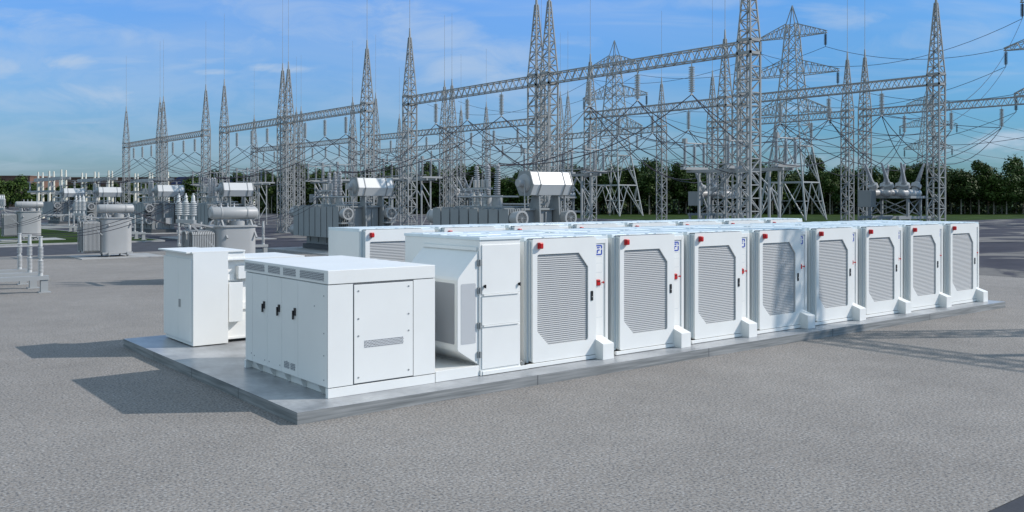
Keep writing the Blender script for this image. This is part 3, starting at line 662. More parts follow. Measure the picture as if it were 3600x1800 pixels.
# ------------------------------------------------------------------ power transformers
def make_transformer():
    t = empty('power_transformer')
    b = MB(); b.box(-1.15, 1.15, -3.2, 3.2, 0.35, 3.0)
    for x in (-1.15, 1.15):
        for y in (-2.6, -1.3, 0, 1.3, 2.6): b.box(x - 0.06 if x < 0 else x, x if x < 0 else x + 0.06, y - 0.07, y + 0.07, 0.5, 2.9)
    for x in (-0.7, 0, 0.7): b.box(x - 0.07, x + 0.07, -3.27, -3.2, 0.5, 2.9)
    tk = b.build('tank', 'grey', t, 0.02)
    b = MB(); b.box(-1.3, 1.3, -3.35, 3.35, 3.0, 3.10); b.box(-0.9, 0.9, -2.4, 2.8, 3.10, 3.2); b.build('lid', 'grey', tk, 0.01)
    b = MB(); b.box(-1.3, 1.3, -3.5, 3.5, 0.0, 0.35); b.build('skid_base', 'dark', t)
    for s in (-1, 1):
        for k in range(8):
            y = -3.5 + k * 0.885
            r = MB()
            for q in range(6):
                x = s * (1.28 + q * 0.145); r.box(x - 0.035, x + 0.035, y + 0.03, y + 0.80, 0.95, 3.08)
            r.box(s * 1.65 - 0.42, s * 1.65 + 0.42, y + 0.30, y + 0.5, 3.0805, 3.13)
            r.build('radiator', 'grey', t)
        for yy, d in ((-3.75, -1), (3.72, 1)):
            for z in (2.60, 1.35):
                if d > 0 and s > 0: continue
                f = MB(); f.lathe((s * 1.66, yy + 0.1 * -d, z), (0, d, 0), [(-0.15, 0.35), (0.35, 0.38), (0.36, 0.41), (0.50, 0.41), (0.50, 0.31), (0.30, 0.30), (0.28, 0.05)], 22)
                fo = f.build('fan_housing', 'greyl', t)
                if d > 0: continue
                g = MB()
                for rr in (0.08, 0.155, 0.23, 0.29):
                    n = 20
                    pts = [(s * 1.66 + rr * math.cos(2 * PI * i / n), yy - 0.385, z + rr * math.sin(2 * PI * i / n)) for i in range(n)]
                    for i in range(n): g.bar(pts[i], pts[(i + 1) % n], 0.010)
                for i in range(12):
                    a = 2 * PI * i / 12; g.bar((s * 1.66, yy - 0.39, z), (s * 1.66 + 0.31 * math.cos(a), yy - 0.39, z + 0.31 * math.sin(a)), 0.010)
                g.build('fan_guard', 'galvl', fo)
                g = MB()
                for i in range(5):
                    a = 2 * PI * i / 5 + 0.3; c, sn = math.cos(a), math.sin(a); x0_, z0_ = s * 1.66, z
                    def W(r, w, y): return (x0_ + r * c - w * sn, y, z0_ + r * sn + w * c)
                    g.add([W(.05, -.04, yy - .30), W(.285, -.09, yy - .34), W(.285, .09, yy - .26), W(.05, .04, yy - .28)], [(0, 1, 2, 3)])
                g.lathe((s * 1.66, yy - 0.26, z), (0, -1, 0), [(0, 0.07), (0.08, 0.06), (0.1, .01)], 10)
                g.build('fan_blade', 'grey', fo)
                g = MB(); g.lathe((s * 1.66, yy - 0.14, z), (0, -1, 0), [(0, 0.29), (0.012, 0.29)], 20); g.build('fan_back', 'dark', fo)
        br = MB(); br.box(s * 1.66 - 0.45, s * 1.66 + 0.45, -4.05, -3.55, 1.92, 2.02); br.build('fan_bracket', 'grey', t)
    # conservator: a six sided drum lying crosswise over the front end
    y0, zc, r = -3.25, 4.40, 0.61
    hexp = [(y0 + r * math.cos(R(a)) * 1.05, zc + r * math.sin(R(a))) for a in (10, 70, 130, 190, 250, 310)]
    hexp = [(y0 - 0.42, zc + r), (y0 + 0.42, zc + r), (y0 + 0.72, zc - 0.05), (y0 + 0.40, zc - r), (y0 - 0.40, zc - r), (y0 - 0.68, zc - 0.05)]
    c = MB(); c.poly(hexp, 'yz', -0.72, 1.95); co = c.build('conservator', 'drum', t, 0.02)
    sc_ = lambda k: [(y0 + (p[0] - y0) * k, zc + (p[1] - zc) * k) for p in hexp]
    for x in (-0.25, 1.42, 1.951, -.78):
        c = MB(); c.poly(sc_(1.045), 'yz', x, x + 0.06); c.build('strap', 'grey', co)
    c = MB(); c.lathe((-0.78, y0, zc + 0.02), (-1, 0, 0), [(0, 0.50), (0.10, 0.46), (0.15, 0.30), (0.16, 0.22), (0.46, 0.22), (0.48, 0.19)], 18); c.build('end_cap', 'greyl', co)
    for x in (-0.1, 1.25):
        c = MB()
        c.poly([(y0 - 0.05, zc - r), (y0 - 0.35, zc - r), (-3.28 - 0.45, 1.6), (-3.28 - 0.15, 1.6), (-3.28 + 0.02, 2.0), (y0 + 0.2, 3.0)], 'yz', x, x + 0.09)
        c.poly([(y0 + 0.35, zc - r), (y0 + 0.05, zc - r), (y0 + 0.3, 3.1), (y0 + 0.6, 3.1)], 'yz', x + 0.1, x + 0.19)
        c.build('bracket', 'grey', co)
    c = MB(); c.tube((2.0, y0, zc - r), (2.0, y0 - 0.05, 1.0), 0.06, 8); c.build('oil_pipe', 'greyl', co)
    c = MB(); c.tube((-0.95, y0 - 0.2, zc + 0.15), (-0.95, y0 - 0.25, 0.9), 0.035, 8); c.build('oil_pipe', 'greyl', co)
    b = MB(); b.box(0.1, 0.75, -3.75, -3.30, 0.9, 1.55); b.build('control_box', 'greyl', t, 0.01)
    # three tall bushings leaning apart and a set of low ones
    for k, (x, y, lx, ly) in enumerate(((-0.2, -0.1, -0.02, -0.10), (0.0, 1.05, 0.0, -0.04), (0.25, 2.35, 0.0, 0.03))):
        ax = Vector((lx, ly, 1)).normalized(); q = MB(); q.lathe((x, y, 3.2), (0, 0, 1), [(0, 0.36), (0.03, 0.30), (0.52, 0.27), (0.53, 0.34), (0.60, 0.34)], 16); tr = q.build('turret', 'greyl', t)
        q = MB(); q.lathe(Vector((x, y, 3.78)), ax, [(0, .16)] + sheds(0.05, 1.50, 13, 0.20, 0.10, 0.155) + [(1.52, .10), (1.58, .12), (1.66, .12), (1.70, .05), (1.80, .02)], 14); q.build('high_voltage_bushing', 'porcg', tr)
    for k in range(3):
        q = MB(); q.lathe((-0.75, 0.2 + 0.55 * k, 3.2), (0, 0, 1), [(0, .12), (.10, .12)] + sheds(0.12, 0.62, 6, 0.14, 0.07) + [(.64, .05), (.76, .05), (0.95, .05)], 12); q.build('low_voltage_bushing', 'porc', t)
    q = MB(); q.box(-0.95, -0.55, -0.2, 1.7, 4.12, 4.22)
    for y in (0.0, 0.25, 0.5, 0.9, 1.2): q.lathe((-0.75, y, 4.22), (0, 0, 1), [(0, .07), (.02, .09), (.42, .09), (.44, .04)], 8)
    q.build('surge_arrester', 'greyl', t)
    q = MB(); q.tube((-0.9, -2.9, 3.72), (-0.9, 2.6, 3.72), 0.045, 8); q.tube((0.9, -2.9, 3.3), (0.9, 2.6, 3.3), 0.05, 8)
    for y in (-1.5, 0.9, 2.5): q.tube((-0.9, y, 3.1), (-0.9, y, 3.72), 0.03, 6)
    q.build('pipe', 'greyl', t)
    return t
tr0 = make_transformer(); used = False
TU = 24.2
for i, v in enumerate(BAYC):
    o = copy_tree(tr0) if used else tr0; used = True
    o.location = (TU, v, 0)
    tag(o, f'large grey power transformer with hexagonal oil drum and round fans, {ORD[i]} of the row', 'power transformer', 'large power transformers in front of the gantries')
    p = MB(); p.box(TU - 3.6, TU + 3.6, v - 5.2, v + 4.9, -0.004, 0.06); tag(p.build('foundation', 'pad'), kind='structure')
    o.location.z = 0.06

# ------------------------------------------------------------------ smaller transformers with round drums
def make_small():
    t = empty('distribution_transformer')
    def oct_(a, b_, r): return [(a - r, -b_), (a, -b_ + r), (a, b_ - r), (a - r, b_), (-a + r, b_), (-a, b_ - r), (-a, -b_ + r), (-a + r, -b_)]
    def rr(a, b_, r, n=6):
        pts = []
        for cx, cy, s in ((a - r, -b_ + r, -90), (a - r, b_ - r, 0), (-a + r, b_ - r, 90), (-a + r, -b_ + r, 180)):
            for i in range(n + 1): th = R(s + 90 * i / n); pts.append((cx + r * math.cos(th), cy + r * math.sin(th)))
        return pts
    b = MB(); P_ = rr(0.95, 0.85, 0.45); b.poly(P_, 'xy', 0.28, 2.38); b.sm = [False, False] + [True] * (len(b.f) - 2)
    tk = b.build('tank', 'greyl', t)
    b = MB(); b.poly(rr(1.02, 0.92, 0.48), 'xy', 2.38, 2.44); b.build('lid', 'greyl', tk)
    b = MB()
    for x in (-0.5, 0.6): b.box(x - 0.06, x + 0.06, -1.0, 1.0, 0.12, 0.28)
    b.box(-0.9, 0.9, -0.95, -0.83, 0.2, 0.28); b.box(-0.9, 0.9, 0.83, 0.95, 0.2, 0.28)
    b.build('skid', 'greyl', t)
    for x in (-0.5, 0.6):
        for y in (-0.85, 0.85): w = MB(); w.tube((x - 0.04, y, 0.09), (x + 0.04, y, 0.09), 0.09, 10); w.build('wheel', 'grey', t)
    # radiators: bent tube banks at the left hand side
    for y in (-0.42, 0.42):
        r = MB()
        for k in range(13):
            x = -1.02 - k * 0.075
            r.box(x - 0.022, x + 0.022, y - 0.33, y - 0.25, 0.42, 2.05); r.box(x - 0.022, x + 0.022, y + 0.25, y + 0.33, 0.42, 2.05)
            for a_ in range(4):
                t0, t1 = PI * a_ / 4, PI * (a_ + 1) / 4
                r.bar((x, y + 0.29 * math.cos(t0), 2.05 + 0.18 * math.sin(t0)), (x, y + 0.29 * math.cos(t1), 2.05 + 0.18 * math.sin(t1)), 0.044, 0.08)
                r.bar((x, y + 0.29 * math.cos(t0), 0.42 - 0.10 * math.sin(t0)), (x, y + 0.29 * math.cos(t1), 0.42 - 0.10 * math.sin(t1)), 0.044, 0.08)
        r.build('radiator', 'greyl', t)
    c = MB(); y0, zc = -0.15, 2.99
    c.lathe((-0.95, y0, zc), (1, 0, 0), [(-0.05, 0.20), (0.0, 0.25), (0.03, 0.27), (2.02, 0.27), (2.05, 0.25), (2.10, 0.20)], 20)
    co = c.build('conservator', 'greyl', t)
    for x in (-0.55, 0.62): c = MB(); c.lathe((x, y0, zc), (1, 0, 0), [(0, .285), (.06, .285)], 20); c.build('strap', 'greyl', co)
    c = MB(); c.box(-0.7, 1.05, y0 - 0.06, y0 + 0.06, zc - 0.31, zc - 0.275)
    for x in (-0.6, 0.72):
        c.box(x - 0.06, x + 0.06, y0 - 0.06, y0 + 0.06, 2.44, zc - 0.31); c.bar((x + .1, y0 - .1, zc - .32), (x + 0.1, -0.93, 1.9), 0.07)
    c.build('bracket', 'greyl', co)
    c = MB(); c.lathe((0.35, 0.1, 2.44), (0, 0, 1), [(0, .36), (.2, .36)], 18); c.lathe((-0.4, 0.4, 2.44), (0, 0, 1), [(0, .2), (.25, .2), (.26, .26), (.3, .26)], 14); c.build('manhole', 'greyl', t)
    b = MB(); b.box(-2.05, -1.93, -1.15, 1.15, 2.56, 2.72); b.box(-1.9299, -1.8, 0.6, 0.75, 2.56, 2.7)
    b.bar((-2.0, -0.6, 2.56), (-0.85, -0.75, 1.35), 0.07); b.bar((-2.0, 0.7, 2.56), (-0.85, 0.6, 1.5), 0.07)
    b.bar((-2.0, -0.5, 2.6), (-0.9, -0.6, 2.36), 0.07); b.bar((-2.0, 0.8, 2.6), (-0.9, 0.7, 2.36), 0.07); b.build('bushing_bracket', 'greyl', t)
    for y in (-0.93, 0.0, 0.93):
        q = MB(); q.lathe((-1.99, y, 2.72), (0, 0, 1), [(0, .06), (.16, .06)] + sheds(0.18, 0.74, 7, 0.155, 0.09) + [(.76, .12), (.80, .08), (1.02, .07), (1.06, .035), (1.14, .035)], 14)
        q.build('high_voltage_bushing', 'porc', t)
    for x in (-0.2, 0.1, 0.4):
        q = MB(); q.lathe((x, 0.62, 2.44), (0, 0, 1), [(0, .08), (.3, .08), (.36, .07)] + [(.5, .08), (.8, .07), (.85, .03), (1.0, .03)], 10); q.build('low_voltage_bushing', 'porcg', t)
    return t
sm0 = make_small(); used = False
SMALL = [(8.9, 25.9, 'nearest, behind the stepped switchgear cabinet'), (9.45, 46.9, 'middle, on a pale pad at the road edge'), (9.5, 73.9, 'farthest left, standing on the lawn')]
for i, (u, v, ph) in enumerate(SMALL):
    o = copy_tree(sm0) if used else sm0; used = True
    z = 0.15 if i == 2 else 0.05
    o.location = (u, v, z)
    tag(o, f'small grey oil transformer with round drum, {ph}', 'transformer', 'small transformers at the left')
    p = MB(); p.box(u - 2.3, u + 2.6, v - 1.9, v + 2.0, 0 if i < 2 else 0.05, z); tag(p.build('foundation', 'pad'), kind='structure')

# ------------------------------------------------------------------ low switch benches with post insulators
def make_bench(sp):
    t = empty('low_switch')
    for k in range(3):
        y = k * sp
        b = MB(); b.box(-4.3, 0.16, y - 0.14, y + 0.14, 0.50, 0.66); bb = b.build('beam', 'galvl', t)
        for x in (0.0, -4.1):
            b = MB(); b.box(x - 0.13, x + 0.13, y - 0.10, y + 0.10, 0.03, 0.50); b.box(x - 0.22, x + 0.22, y - 0.2, y + 0.2, 0, 0.03); b.build('leg', 'galvl', t)
            b = MB(); b.lathe((x - 0.12, y, 0.66), (0, 0, 1), [(0, .09), (.10, .085)] + sheds(0.12, 0.62, 9, 0.105, 0.055) + [(.64, .06), (.68, .06)] + sheds(0.70, 1.14, 8, 0.105, 0.055) + [(1.15, .075), (1.3, .065), (1.50, .062), (1.51, .085), (1.54, .085)], 12)
            b.build('post_insulator', 'porc', t)
        b = MB(); b.tube((-4.1, y, 1.83), (-0.2, y, 1.83), 0.022, 8); b.box(-2.2, -1.6, y - 0.07, y + 0.07, 1.74, 1.90); b.build('blade', 'greyl', t)
    return t
bn0 = make_bench(2.1); bn0.location = (1.28, 25.6, 0); tag(bn0, 'low three-beam switch bench with white post insulators at the left edge, nearest', 'switch bench', 'low switch benches')
for (u, v, z, ph) in ((1.28, 46.0, 0, 'low switch bench beyond the left edge of the frame behind the nearest one'),):
    o = copy_tree(bn0); o.location = (u, v, z); tag(o, ph, 'switch bench', 'low switch benches')
for (u, v, z, ph) in ((17.9, 43.2, 0, 'low switch bench right of the nearest small transformer'), (17.3, 67.6, 0.11, 'low switch bench on the lawn right of the middle small transformer'),
                      (17.0, 88.4, 0.11, 'low switch bench on the lawn in the gap between two small transformers')):
    o = copy_tree(bn0); o.location = (u, v, z); tag(o, ph, 'switch bench', 'low switch benches')

# ------------------------------------------------------------------ cream bus support poles at the far left
def make_bus(L):
    t = empty('bus_support')
    xs = [(-2.2, 0), (2.2, 0)]
    for k in range(3):
        y = k * L
        for x in (-0.6, 0.6):
            p = MB(); p.lathe((x, y + (1.2 if x > 0 else -1.2), 0), (0, 0, 1), [(0, 0.36), (3.0, 0.28), (6.0, 0.21), (7.1, 0.19), (8.4, 0.14)], 12); p.build('pole', 'cream', t)
        if k: continue
    b = MB()
    for x in (-0.6, 0.6): b.box(x - 0.12, x + 0.12, -1.9, 2 * L + 1.9, 6.75, 7.25)
    b.build('beam', 'galvl', t)
    for k in range(3):
        for x in (-1.7, 1.7):
            q = MB(); q.lathe((x, k * L, 5.0), (0, 0, 1), sheds(0, 1.5, 10, 0.16, 0.09), 8); q.build('post_insulator', 'porcg', t)
    c = MB()
    for x in (-1.7, 1.7): c.box(x - 0.1, x + 0.1, -2, 2 * L + 2, 4.7, 4.999); c.tube((x, -2, 6.6), (x, 2 * L + 2, 6.6), 0.06, 6)
    for k in range(3): c.box(-1.6, 1.6, k * L - 0.08, k * L + 0.08, 4.4, 4.69)
    c.build('busbar', 'galvl', t)
    return t
bs0 = make_bus(9.0); used = False
for i, (u, v) in enumerate(((28.8, 150.8), (36.3, 151.5), (45.0, 149.0))):
    o = copy_tree(bs0) if used else bs0; used = True
    o.location = (u, v, 0)
    tag(o, f'cream pole bus support frame far behind the small transformers, {("leftmost", "middle", "rightmost")[i]} of three', 'bus support', 'cream bus support frames')

# ------------------------------------------------------------------ transmission pylons
def make_pylon():
    t = empty('transmission_pylon')
    c = [(-1, -1), (1, -1), (1, 1), (-1, 1)]
    def W(z): return 8.5 + (4.9 - 8.5) * z / 12.6 if z < 12.6 else (4.9 + (1.8 - 4.9) * (z - 12.6) / 19.6)
    def P(k, z): w = W(z) / 2; return Vector((c[k % 4][0] * w, c[k % 4][1] * w, z))
    b = MB()
    for k in range(4):
        b.bar(P(k, 0), P(k, 12.6), 0.24); b.bar(P(k, 12.6), P(k, 33.4), 0.17)
        A, B = P(k, 0), P(k + 1, 0)
        # lower storey: inverted V from the feet to the middle of the first girt
        m = (P(k, 6.4) + P(k + 1, 6.4)) / 2; b.bar(P(k, 6.4), P(k + 1, 6.4), 0.22)
        for j, F in ((k, A), (k + 1, B)):
            b.bar(F, m, 0.15)
            b.bar((F + m) / 2, P(j, 3.2), 0.11); b.bar((F * .75 + m * .25), P(j, 1.6), 0.10); b.bar((F + m) / 2, P(j, 6.3), 0.11); b.bar((F * .75 + m * .25), P(j, 3.2), 0.1)
        # second storey
        b.bar(P(k, 12.6), P(k + 1, 12.6), 0.18); m2 = (P(k, 12.6) + P(k + 1, 12.6)) / 2
        for j in (k, k + 1):
            F = P(j, 6.4); b.bar(F, m2, 0.14); b.bar((F + m2) / 2, P(j, 9.5), 0.10); b.bar(F * .75 + m2 * .25, P(j, 8.0), 0.09); b.bar((F + m2) / 2, P(j, 12.4), .09)
        z = 12.6
        for n_, h in ((5, 4.1), (0, 0)):
            pass
        zs = [12.6, 16.2, 19.0, 20.9, 23.2, 25.4, 27.3, 29.2, 31.6, 33.4]
        for i in range(len(zs) - 1):
            b.bar(P(k, zs[i]), P(k + 1, zs[i + 1]), 0.10); b.bar(P(k + 1, zs[i]), P(k, zs[i + 1]), 0.10)
            if i % 2 == 0 or i > 5: b.bar(P(k, zs[i + 1]), P(k + 1, zs[i + 1]), 0.10)
        b.bar(P(k, 33.4), Vector((0, 0, 36.8)), 0.13)
    b.build('lattice_body', 'galvl', t)
    for z, hl, dz in ((31.4, 6.1, 2.2), (24.8, 8.2, 2.6), (18.2, 6.9, 2.6)):
        for s in (-1, 1):
            a = MB(); w = W(z) / 2; tip = Vector((0, s * hl, z)); n = 6
            for x in (-1, 1):
                lo, up = Vector((x * w, s * w, z)), Vector((x * W(z + dz) / 2, s * W(z + dz) / 2, z + dz))
                tl = Vector((x * 0.12, s * hl, z)); tu = Vector((x * 0.12, s * hl, z + 0.35))
                a.bar(lo, tl, 0.12); a.bar(up, tu, 0.12)
                for i in range(n):
                    f0, f1 = i / n, (i + 1) / n
                    a.bar(lo.lerp(tl, f0), up.lerp(tu, (f0 + f1) / 2), 0.08); a.bar(up.lerp(tu, (f0 + f1) / 2), lo.lerp(tl, f1), 0.08)
            for i in range(1, n + 1):
                f = i / n; a.bar(Vector((-w, s * w, z)).lerp(Vector((-.12, s * hl, z)), f), Vector((w, s * w, z)).lerp(Vector((.12, s * hl, z)), f), 0.07)
            a.build('crossarm', 'galvl', t)
            q = MB(); q.lathe((0, s * (hl - 0.25), z - 0.05), (0, 0, -1), [(0, .05), (.15, .05)] + sheds(0.18, 1.95, 11, 0.27, 0.09) + [(2.0, .06), (2.2, .06)], 10); q.build('insulator_string', mat('dark_porcelain', (0.12, 0.125, 0.13), 0.4) if 'dark_porcelain' not in bpy.data.materials else bpy.data.materials['dark_porcelain'], t)
    return t
def at(x, d): return Vector((CAM.x + d * ((x - 1800) / 3201.66 * RT[0] + FW[0]), CAM.y + d * ((x - 1800) / 3201.66 * RT[1] + FW[1]), 0))
PY = [(2160, 191, 'middle distance, left of the two behind the gantries'), (2785, 156.5, 'large one right of the tallest gantry tower'), (3762, 125.0, 'cut off by the right edge of the photo'), (3262, 268, 'far away behind the right-hand gantry tower')]
py0 = make_pylon(); used = False; PYO = []
PROT = R(-90) - math.atan2(-FW[0], FW[1]) if False else 0
adir = Vector((RT[0] * 0.75 - FW[0] * 0.66, RT[1] * 0.75 - FW[1] * 0.66))
prz = math.atan2(adir.y, adir.x) - PI / 2
for i, (x, d, ph) in enumerate(PY):
    o = copy_tree(py0) if used else py0; used = True
    o.location = at(x, d); o.rotation_euler = (0, 0, prz); PYO.append(o.location.copy())
    tag(o, f'tall steel transmission pylon with three crossarms, {ph}', 'pylon', 'transmission pylons')

# ------------------------------------------------------------------ overhead conductors
def wire(p, q, sag, r, label, group, n=14):
    p, q = Vector(p), Vector(q); b = MB(); pts = []
    for i in range(n + 1):
        f = i / n; a = p.lerp(q, f); a.z -= sag * 4 * f * (1 - f); pts.append(a)
    k = 5; vs = []
    for i, a in enumerate(pts):
        d = (pts[min(n, i + 1)] - pts[max(0, i - 1)]); vs += b.ring(a, d, r, k)
    b.add(vs, [(i * k + j, i * k + (j + 1) % k, (i + 1) * k + (j + 1) % k, (i + 1) * k + j) for i in range(n) for j in range(k)], True)
    o = b.build('overhead_wire', 'wire', fix=False); tag(o, label, 'wire', group); return o
SIDE3 = ['right', 'middle', 'left']; WR = 0.030
for i in range(6):
    va, vb, vc = ROWS[0][1][i], ROWS[1][1][i], ROWS[2][1][i]; c = BAYC[i]
    for j, ph in enumerate(PH):
        s3 = SIDE3[j]; hv = (TU + (-0.2, 0.0, 0.25)[j], c + (-0.1 - 0.18, 1.05, 2.35)[j], 5.6)
        A, B_, C_ = (35.2, va + ph, ZW), (57.0, vb + ph, ZW), (76.2, vc + ph, ZW)
        swy = c + (-3.9, 0, 3.9)[j]; zt = 7.72
        g1 = 'wires of the nearest bay' if i == 0 else f'wires of the {ORD[i]} bay'
        wire(A, hv, 1.3, WR, f'{s3} cable from {ORD[i]} front gantry down to its transformer bushing', g1)
        wire(A, (SWU - 1.3, swy, zt), 0.7, WR, f'{s3} cable from {ORD[i]} front gantry back to the disconnect switch', g1)
        wire((SWU + 1.3, swy, zt), B_, 0.7, WR, f'{s3} cable from {ORD[i]} disconnect switch up to the middle gantry', g1)
        by = c + (-1.35, 0, 1.35)[j]; oy = (-.45, .2, .45)[j]
        wire(B_, (BU - 1.55, by + oy, 6.5), 0.5, WR, f'{s3} cable from {ORD[i]} middle gantry down to the circuit breaker', g1)
        wire((BU + 1.55, by + oy, 6.5), C_, 0.5, WR, f'{s3} cable from {ORD[i]} circuit breaker up to the back gantry', g1)
        wire(A, B_, 4.0 + 0.5 * j, WR, f'{s3} long sagging cable joining front and middle gantries, {ORD[i]} bay', g1)
        if i < 4: wire(B_, C_, 3.4 + 0.4 * j, WR, f'{s3} long sagging cable joining middle and back gantries, {ORD[i]} bay', g1)
def tip(o, s, z, hl):
    d = Vector((-math.sin(prz), math.cos(prz), 0)); return o + d * (s * (hl - 0.25)) + Vector((0, 0, z - 2.3))
LV_ = [(31.4, 6.1, 'top'), (24.8, 8.2, 'middle'), (18.2, 6.9, 'bottom')]
for z, hl, nm in LV_:
    for s in (-1, 1):
        sd = 'near' if s < 0 else 'far'
        wire(tip(PYO[0], s, z, hl), tip(PYO[1], s, z, hl), 2.6, 0.04, f'{nm} {sd}-side line between the two pylons behind the gantries', 'lines between the pylons', 18)
        wire(tip(PYO[1], s, z, hl), tip(PYO[2], s, z, hl), 4.2, 0.04, f'{nm} {sd}-side line from the large pylon to the one at the right edge', 'lines between the pylons', 18)
        wire(tip(PYO[0], s, z, hl), tip(PYO[0] + (PYO[0] - PYO[1]) * 1.5, s, z, hl), 5, 0.04, f'{nm} {sd}-side line running left and away from the left pylon', 'lines between the pylons', 18)
        wire(tip(PYO[3], s, z, hl), tip(PYO[3] + Vector((150, -30, 0)), s, z, hl), 7, 0.05, f'{nm} {sd}-side line running right from the far pylon', 'lines between the pylons', 18)
for j, ph in enumerate(PH):
    for i in (0, 1):
        z, hl, nm = LV_[j]
        wire((76.2, ROWS[2][1][i] + ph, ZW), tip(PYO[1] if i == 0 else PYO[0], -1, z, hl), 3.0, 0.03, f'{nm} cable rising from {ORD[i]} back gantry to the pylon behind', 'cables up to the pylons', 18)
        wire((57.0, ROWS[1][1][i] + ph, ZW), tip(PYO[2] if i == 0 else PYO[1], -1, z, hl), 4.5, 0.03, f'{nm} cable rising from {ORD[i]} middle gantry to the right-hand pylon', 'cables up to the pylons', 18)
    sn = SIDE3[j]
    y1 = 25.6 + 2.1 * j
    wire((1.16, y1, 2.19), (8.9 - 1.99, 25.9 - 0.93 + 0.93 * j, 3.88), 0.55, 0.013, f'{sn} thin cable from the nearest switch bench to the nearest small transformer', 'thin low cables')
    wire((1.16, y1 + 20.4, 2.19), (9.45 - 1.99, 46.9 - 0.93 + 0.93 * j, 3.88), 0.9, 0.013, f'{sn} thin cable from the left edge to the middle small transformer', 'thin low cables')
    wire((17.78, 43.2 + 2.1 * j, 2.19), (TU - 0.75, 44.8 + .55 * j, 4.2), 0.6, 0.015, f'{sn} thin cable from switch bench to second nearest large transformer', 'thin low cables')
    wire((17.2, 67.6 + 2.1 * j, 2.3), (TU - 0.75, 69.2 + .55 * j, 4.2), 0.6, 0.015, f'{sn} thin cable from lawn switch bench to third nearest large transformer', 'thin low cables')
    wire((17.78, 43.2 + 2.1 * j, 2.19), (9.45 + 0.3 * j, 47.5, 3.4), 1.0, 0.015, f'{sn} thin cable from middle small transformer to the switch bench', 'thin low cables')

# ------------------------------------------------------------------ buildings far left
def building(name, x0, x1, d, h, m, label, roofm=None, floors=2, nw=6, depth=25):
    a, c = at(x0, d), at(x1, d); t = empty(name, (a.x, a.y, 0), math.atan2(c.y - a.y, c.x - a.x)); L = (c - a).length
    b = MB(); b.box(0, L, 0, depth, 0, h); b.build('wall', m, t)
    if roofm:
        b = MB(); b.poly([(-0.8, h + .002), (L + 0.8, h + .002), (L - 3, h + 2.1), (1.5, h + 2.1)], 'xz', -0.8, depth + 0.8); b.build('roof', roofm, t)
    else:
        b = MB(); b.box(-0.3, L + 0.3, -0.3, depth + 0.3, h + 0.002, h + 0.4); b.build('roof', 'brick', t)
    for f in range(floors):
        for k in range(nw):
            x = (k + 0.5) * L / nw; z = 1.2 + f * h / floors
            if m == 'bwhite': continue
            b = MB(); b.box(x - 1.0, x + 1.0, -0.06, -0.002, z, z + 1.5); b.build('window', 'glass', t)
    tag(t, label, 'building')
building('brick_building', -260, 105, 388, 12.9, 'brick', 'long brown brick building at the far left behind the trees', floors=2, nw=8)
building('brick_building', 235, 700, 430, 13.2, 'brick', 'low brown brick block seen through gaps behind the cream poles', floors=2, nw=10)
building('warehouse', 612, 860, 262, 7.7, 'bwhite', 'cream walled hall with dark blue roof behind the left gantries', 'broof', 1, 4)

# ------------------------------------------------------------------ trees
def crown_mesh(seed, h, z0, rad, n, leaf):
    rd = random.Random(seed); b = MB(); lobes = []
    for k in range(15):
        f = rd.random(); z = z0 + (h - z0) * (0.10 + 0.80 * f); rr = rad * (0.55 + 0.5 * math.sin(PI * min(1, f * 0.9 + 0.15)))
        a = rd.random() * 2 * PI; q = rr * rd.uniform(0.25, 0.75)
        lobes.append((Vector((q * math.cos(a), q * math.sin(a), z)), rd.uniform(0.30, 0.52) * rad, rd.uniform(0.8, 1.3)))
    lobes.append((Vector((rd.uniform(-.2, .2) * rad, rd.uniform(-.2, .2) * rad, h - 0.45 * rad)), 0.42 * rad, 1.2))
    for i in range(n):
        c, r, zs = rd.choice(lobes)
        d = Vector((rd.gauss(0, 1), rd.gauss(0, 1), rd.gauss(0, 1))).normalized() * (r * rd.uniform(0.55, 1.12)); d.z *= zs
        p = c + d; nrm = (d.normalized() + Vector((rd.uniform(-.8, .8), rd.uniform(-.8, .8), rd.uniform(-.5, .9)))).normalized()
        a = nrm.orthogonal().normalized(); bb = nrm.cross(a); t = rd.random() * 6.3
        a, bb = a * math.cos(t) + bb * math.sin(t), bb * math.cos(t) - a * math.sin(t); s = leaf * rd.uniform(0.6, 1.3)
        b.add([p - a * s - bb * s * .5, p + a * s - bb * s * .5, p + a * s * .7 + bb * s * .6, p - a * s * .7 + bb * s * .6], [(0, 1, 2, 3)])
    return b.mesh('crown', 'leaf', False)
def trunk_mesh(seed, h, r):
    rd = random.Random(seed); b = MB(); b.lathe((0, 0, 0), (0, 0, 1), [(0, r * 1.3), (0.4, r), (h * 0.5, r * 0.7), (h * 0.9, r * 0.2)], 8)
    for k in range(5):
        a = rd.random() * 6.3; z = h * rd.uniform(0.35, 0.65); b.tube((0, 0, z), (math.cos(a) * h * .16, math.sin(a) * h * .16, z + h * .18), r * .35, 6, r * .1)
    return b.mesh('trunk', 'bark')
def make_tree(seed, h, z0, rad, n, leaf, r):
    t = empty('tree'); put('trunk', trunk_mesh(seed, h, r), t); put('crown', crown_mesh(seed + 50, h, z0, rad, n, leaf), t); return t
wood = [make_tree(s, h_, 3.2, r_, 2800, 0.22, 0.15) for s, (h_, r_) in enumerate(((9.8, 3.2), (11.0, 2.7), (8.8, 3.6), (9.5, 2.9), (10.5, 3.3)))]
usedw = [False] * 5
rd = random.Random(7); cnt = 0
def plant(proto, flags, k, loc, sc, label, group):
    o = copy_tree(proto[k]) if flags[k] else proto[k]; flags[k] = True
    o.location = loc; o.scale = (sc[0], sc[0], sc[1]); o.rotation_euler = (0, 0, rd.random() * 6.3)
    tag(o, label, 'tree', group)
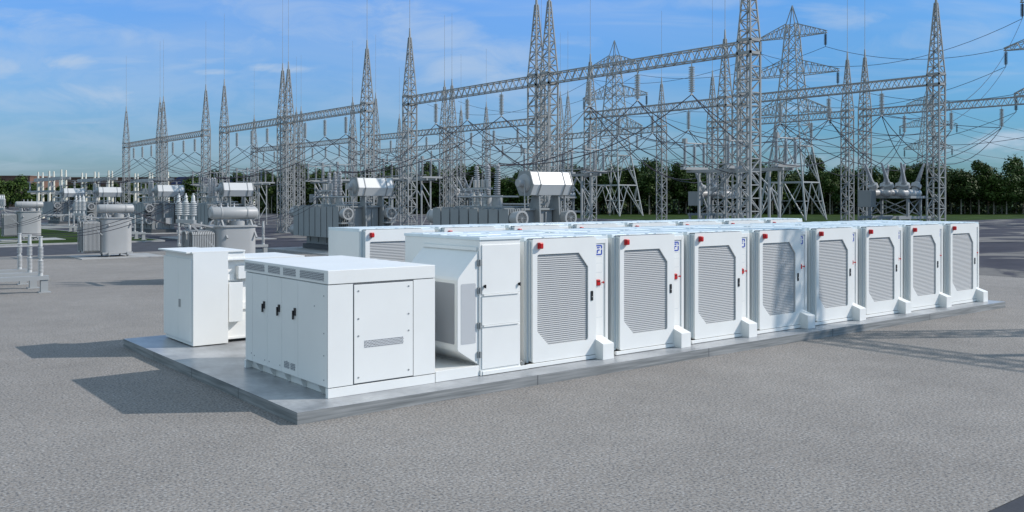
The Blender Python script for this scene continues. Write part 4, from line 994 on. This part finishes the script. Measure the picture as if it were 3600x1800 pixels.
for row in range(4):
    x = 955 - row * 10; cnt = 0
    while x < 3760:
        d = 208 + row * 6.5 + rd.uniform(-2.5, 2.5)
        left = x < 2000
        p = at(x, d + (6 if left else 0)); s = rd.uniform(0.82, 1.12) * (1.0 if x > 1500 else 0.95)
        cnt += 1; nth = f'{cnt}{"th" if 10 <= cnt % 100 <= 20 else {1: "st", 2: "nd", 3: "rd"}.get(cnt % 10, "th")}'
        plant(wood, usedw, rd.randrange(5), p, (s * rd.uniform(0.95, 1.25), s * rd.uniform(0.84, 1.18)),
              (f'slender trunked tree in the front line of the dark wood, {nth} from the left', f'tree in the second line of the dark wood, {nth} from the left', 'tree deep in the dark wood behind the front trunks', 'tree at the back of the dark wood')[row],
              ('front trees of the wood', 'second line trees of the wood', 'inner trees of the wood', 'rear trees of the wood')[row])
        x += rd.uniform(42, 82)
# low growth on the wood floor, one mass nobody could count
ug = MB(); rr_ = random.Random(3)
for i in range(14000):
    x = rr_.uniform(900, 3800); d = rr_.uniform(222, 238); p = at(x, d); p.z = rr_.uniform(0, 5.5) * rr_.random() ** 0.4
    a = Vector((rr_.gauss(0, 1), rr_.gauss(0, 1), rr_.gauss(0, 1))).normalized(); c_ = a.orthogonal().normalized(); s = rr_.uniform(0.3, 0.8)
    ug.add([p - a * s, p - c_ * s * .8, p + a * s, p + c_ * s * .8], [(0, 1, 2, 3)])
tag(ug.build('undergrowth', 'leaf', fix=False), kind='stuff')
broad = [make_tree(20 + s, 10.5, 1.8, 4.9, 2400, 0.32, 0.3) for s in range(3)]
usedb = [False] * 3
LT = [(-20, 300, .95), (28, 330, .8), (72, 306, 1.0), (118, 330, .85), (262, 300, .75), (300, 290, .8), (345, 300, .72), (392, 285, .78), (440, 300, .8), (492, 290, .82), (540, 300, .78), (585, 282, .72),
      (676, 240, .86), (762, 262, 1.05), (812, 282, .92), (850, 258, 1.0), (902, 262, .98), (946, 250, .95), (172, 322, .7), (212, 318, .72)]
for i, (x, d, s) in enumerate(LT):
    NB = ['first', 'second', 'third', 'fourth', 'fifth', 'sixth', 'seventh', 'eighth', 'ninth', 'tenth']
    grp = 0 if x < 130 else 1 if x < 610 else 2
    nth = NB[sum(1 for q in LT if q[0] < x and (0 if q[0] < 130 else 1 if q[0] < 610 else 2) == grp)]
    w = [f'round crowned tree before the brown building, {nth} from the left', f'leafy tree seen between the cream poles, {nth} from the left', f'broad tree between the left gantry towers, {nth} from the left'][grp]
    plant(broad, usedb, i % 3, at(x, d), (s, s), w, ['trees before the brown building', 'trees behind the cream poles', 'trees behind the left gantries'][0 if x < 130 else 1 if x < 610 else 2])
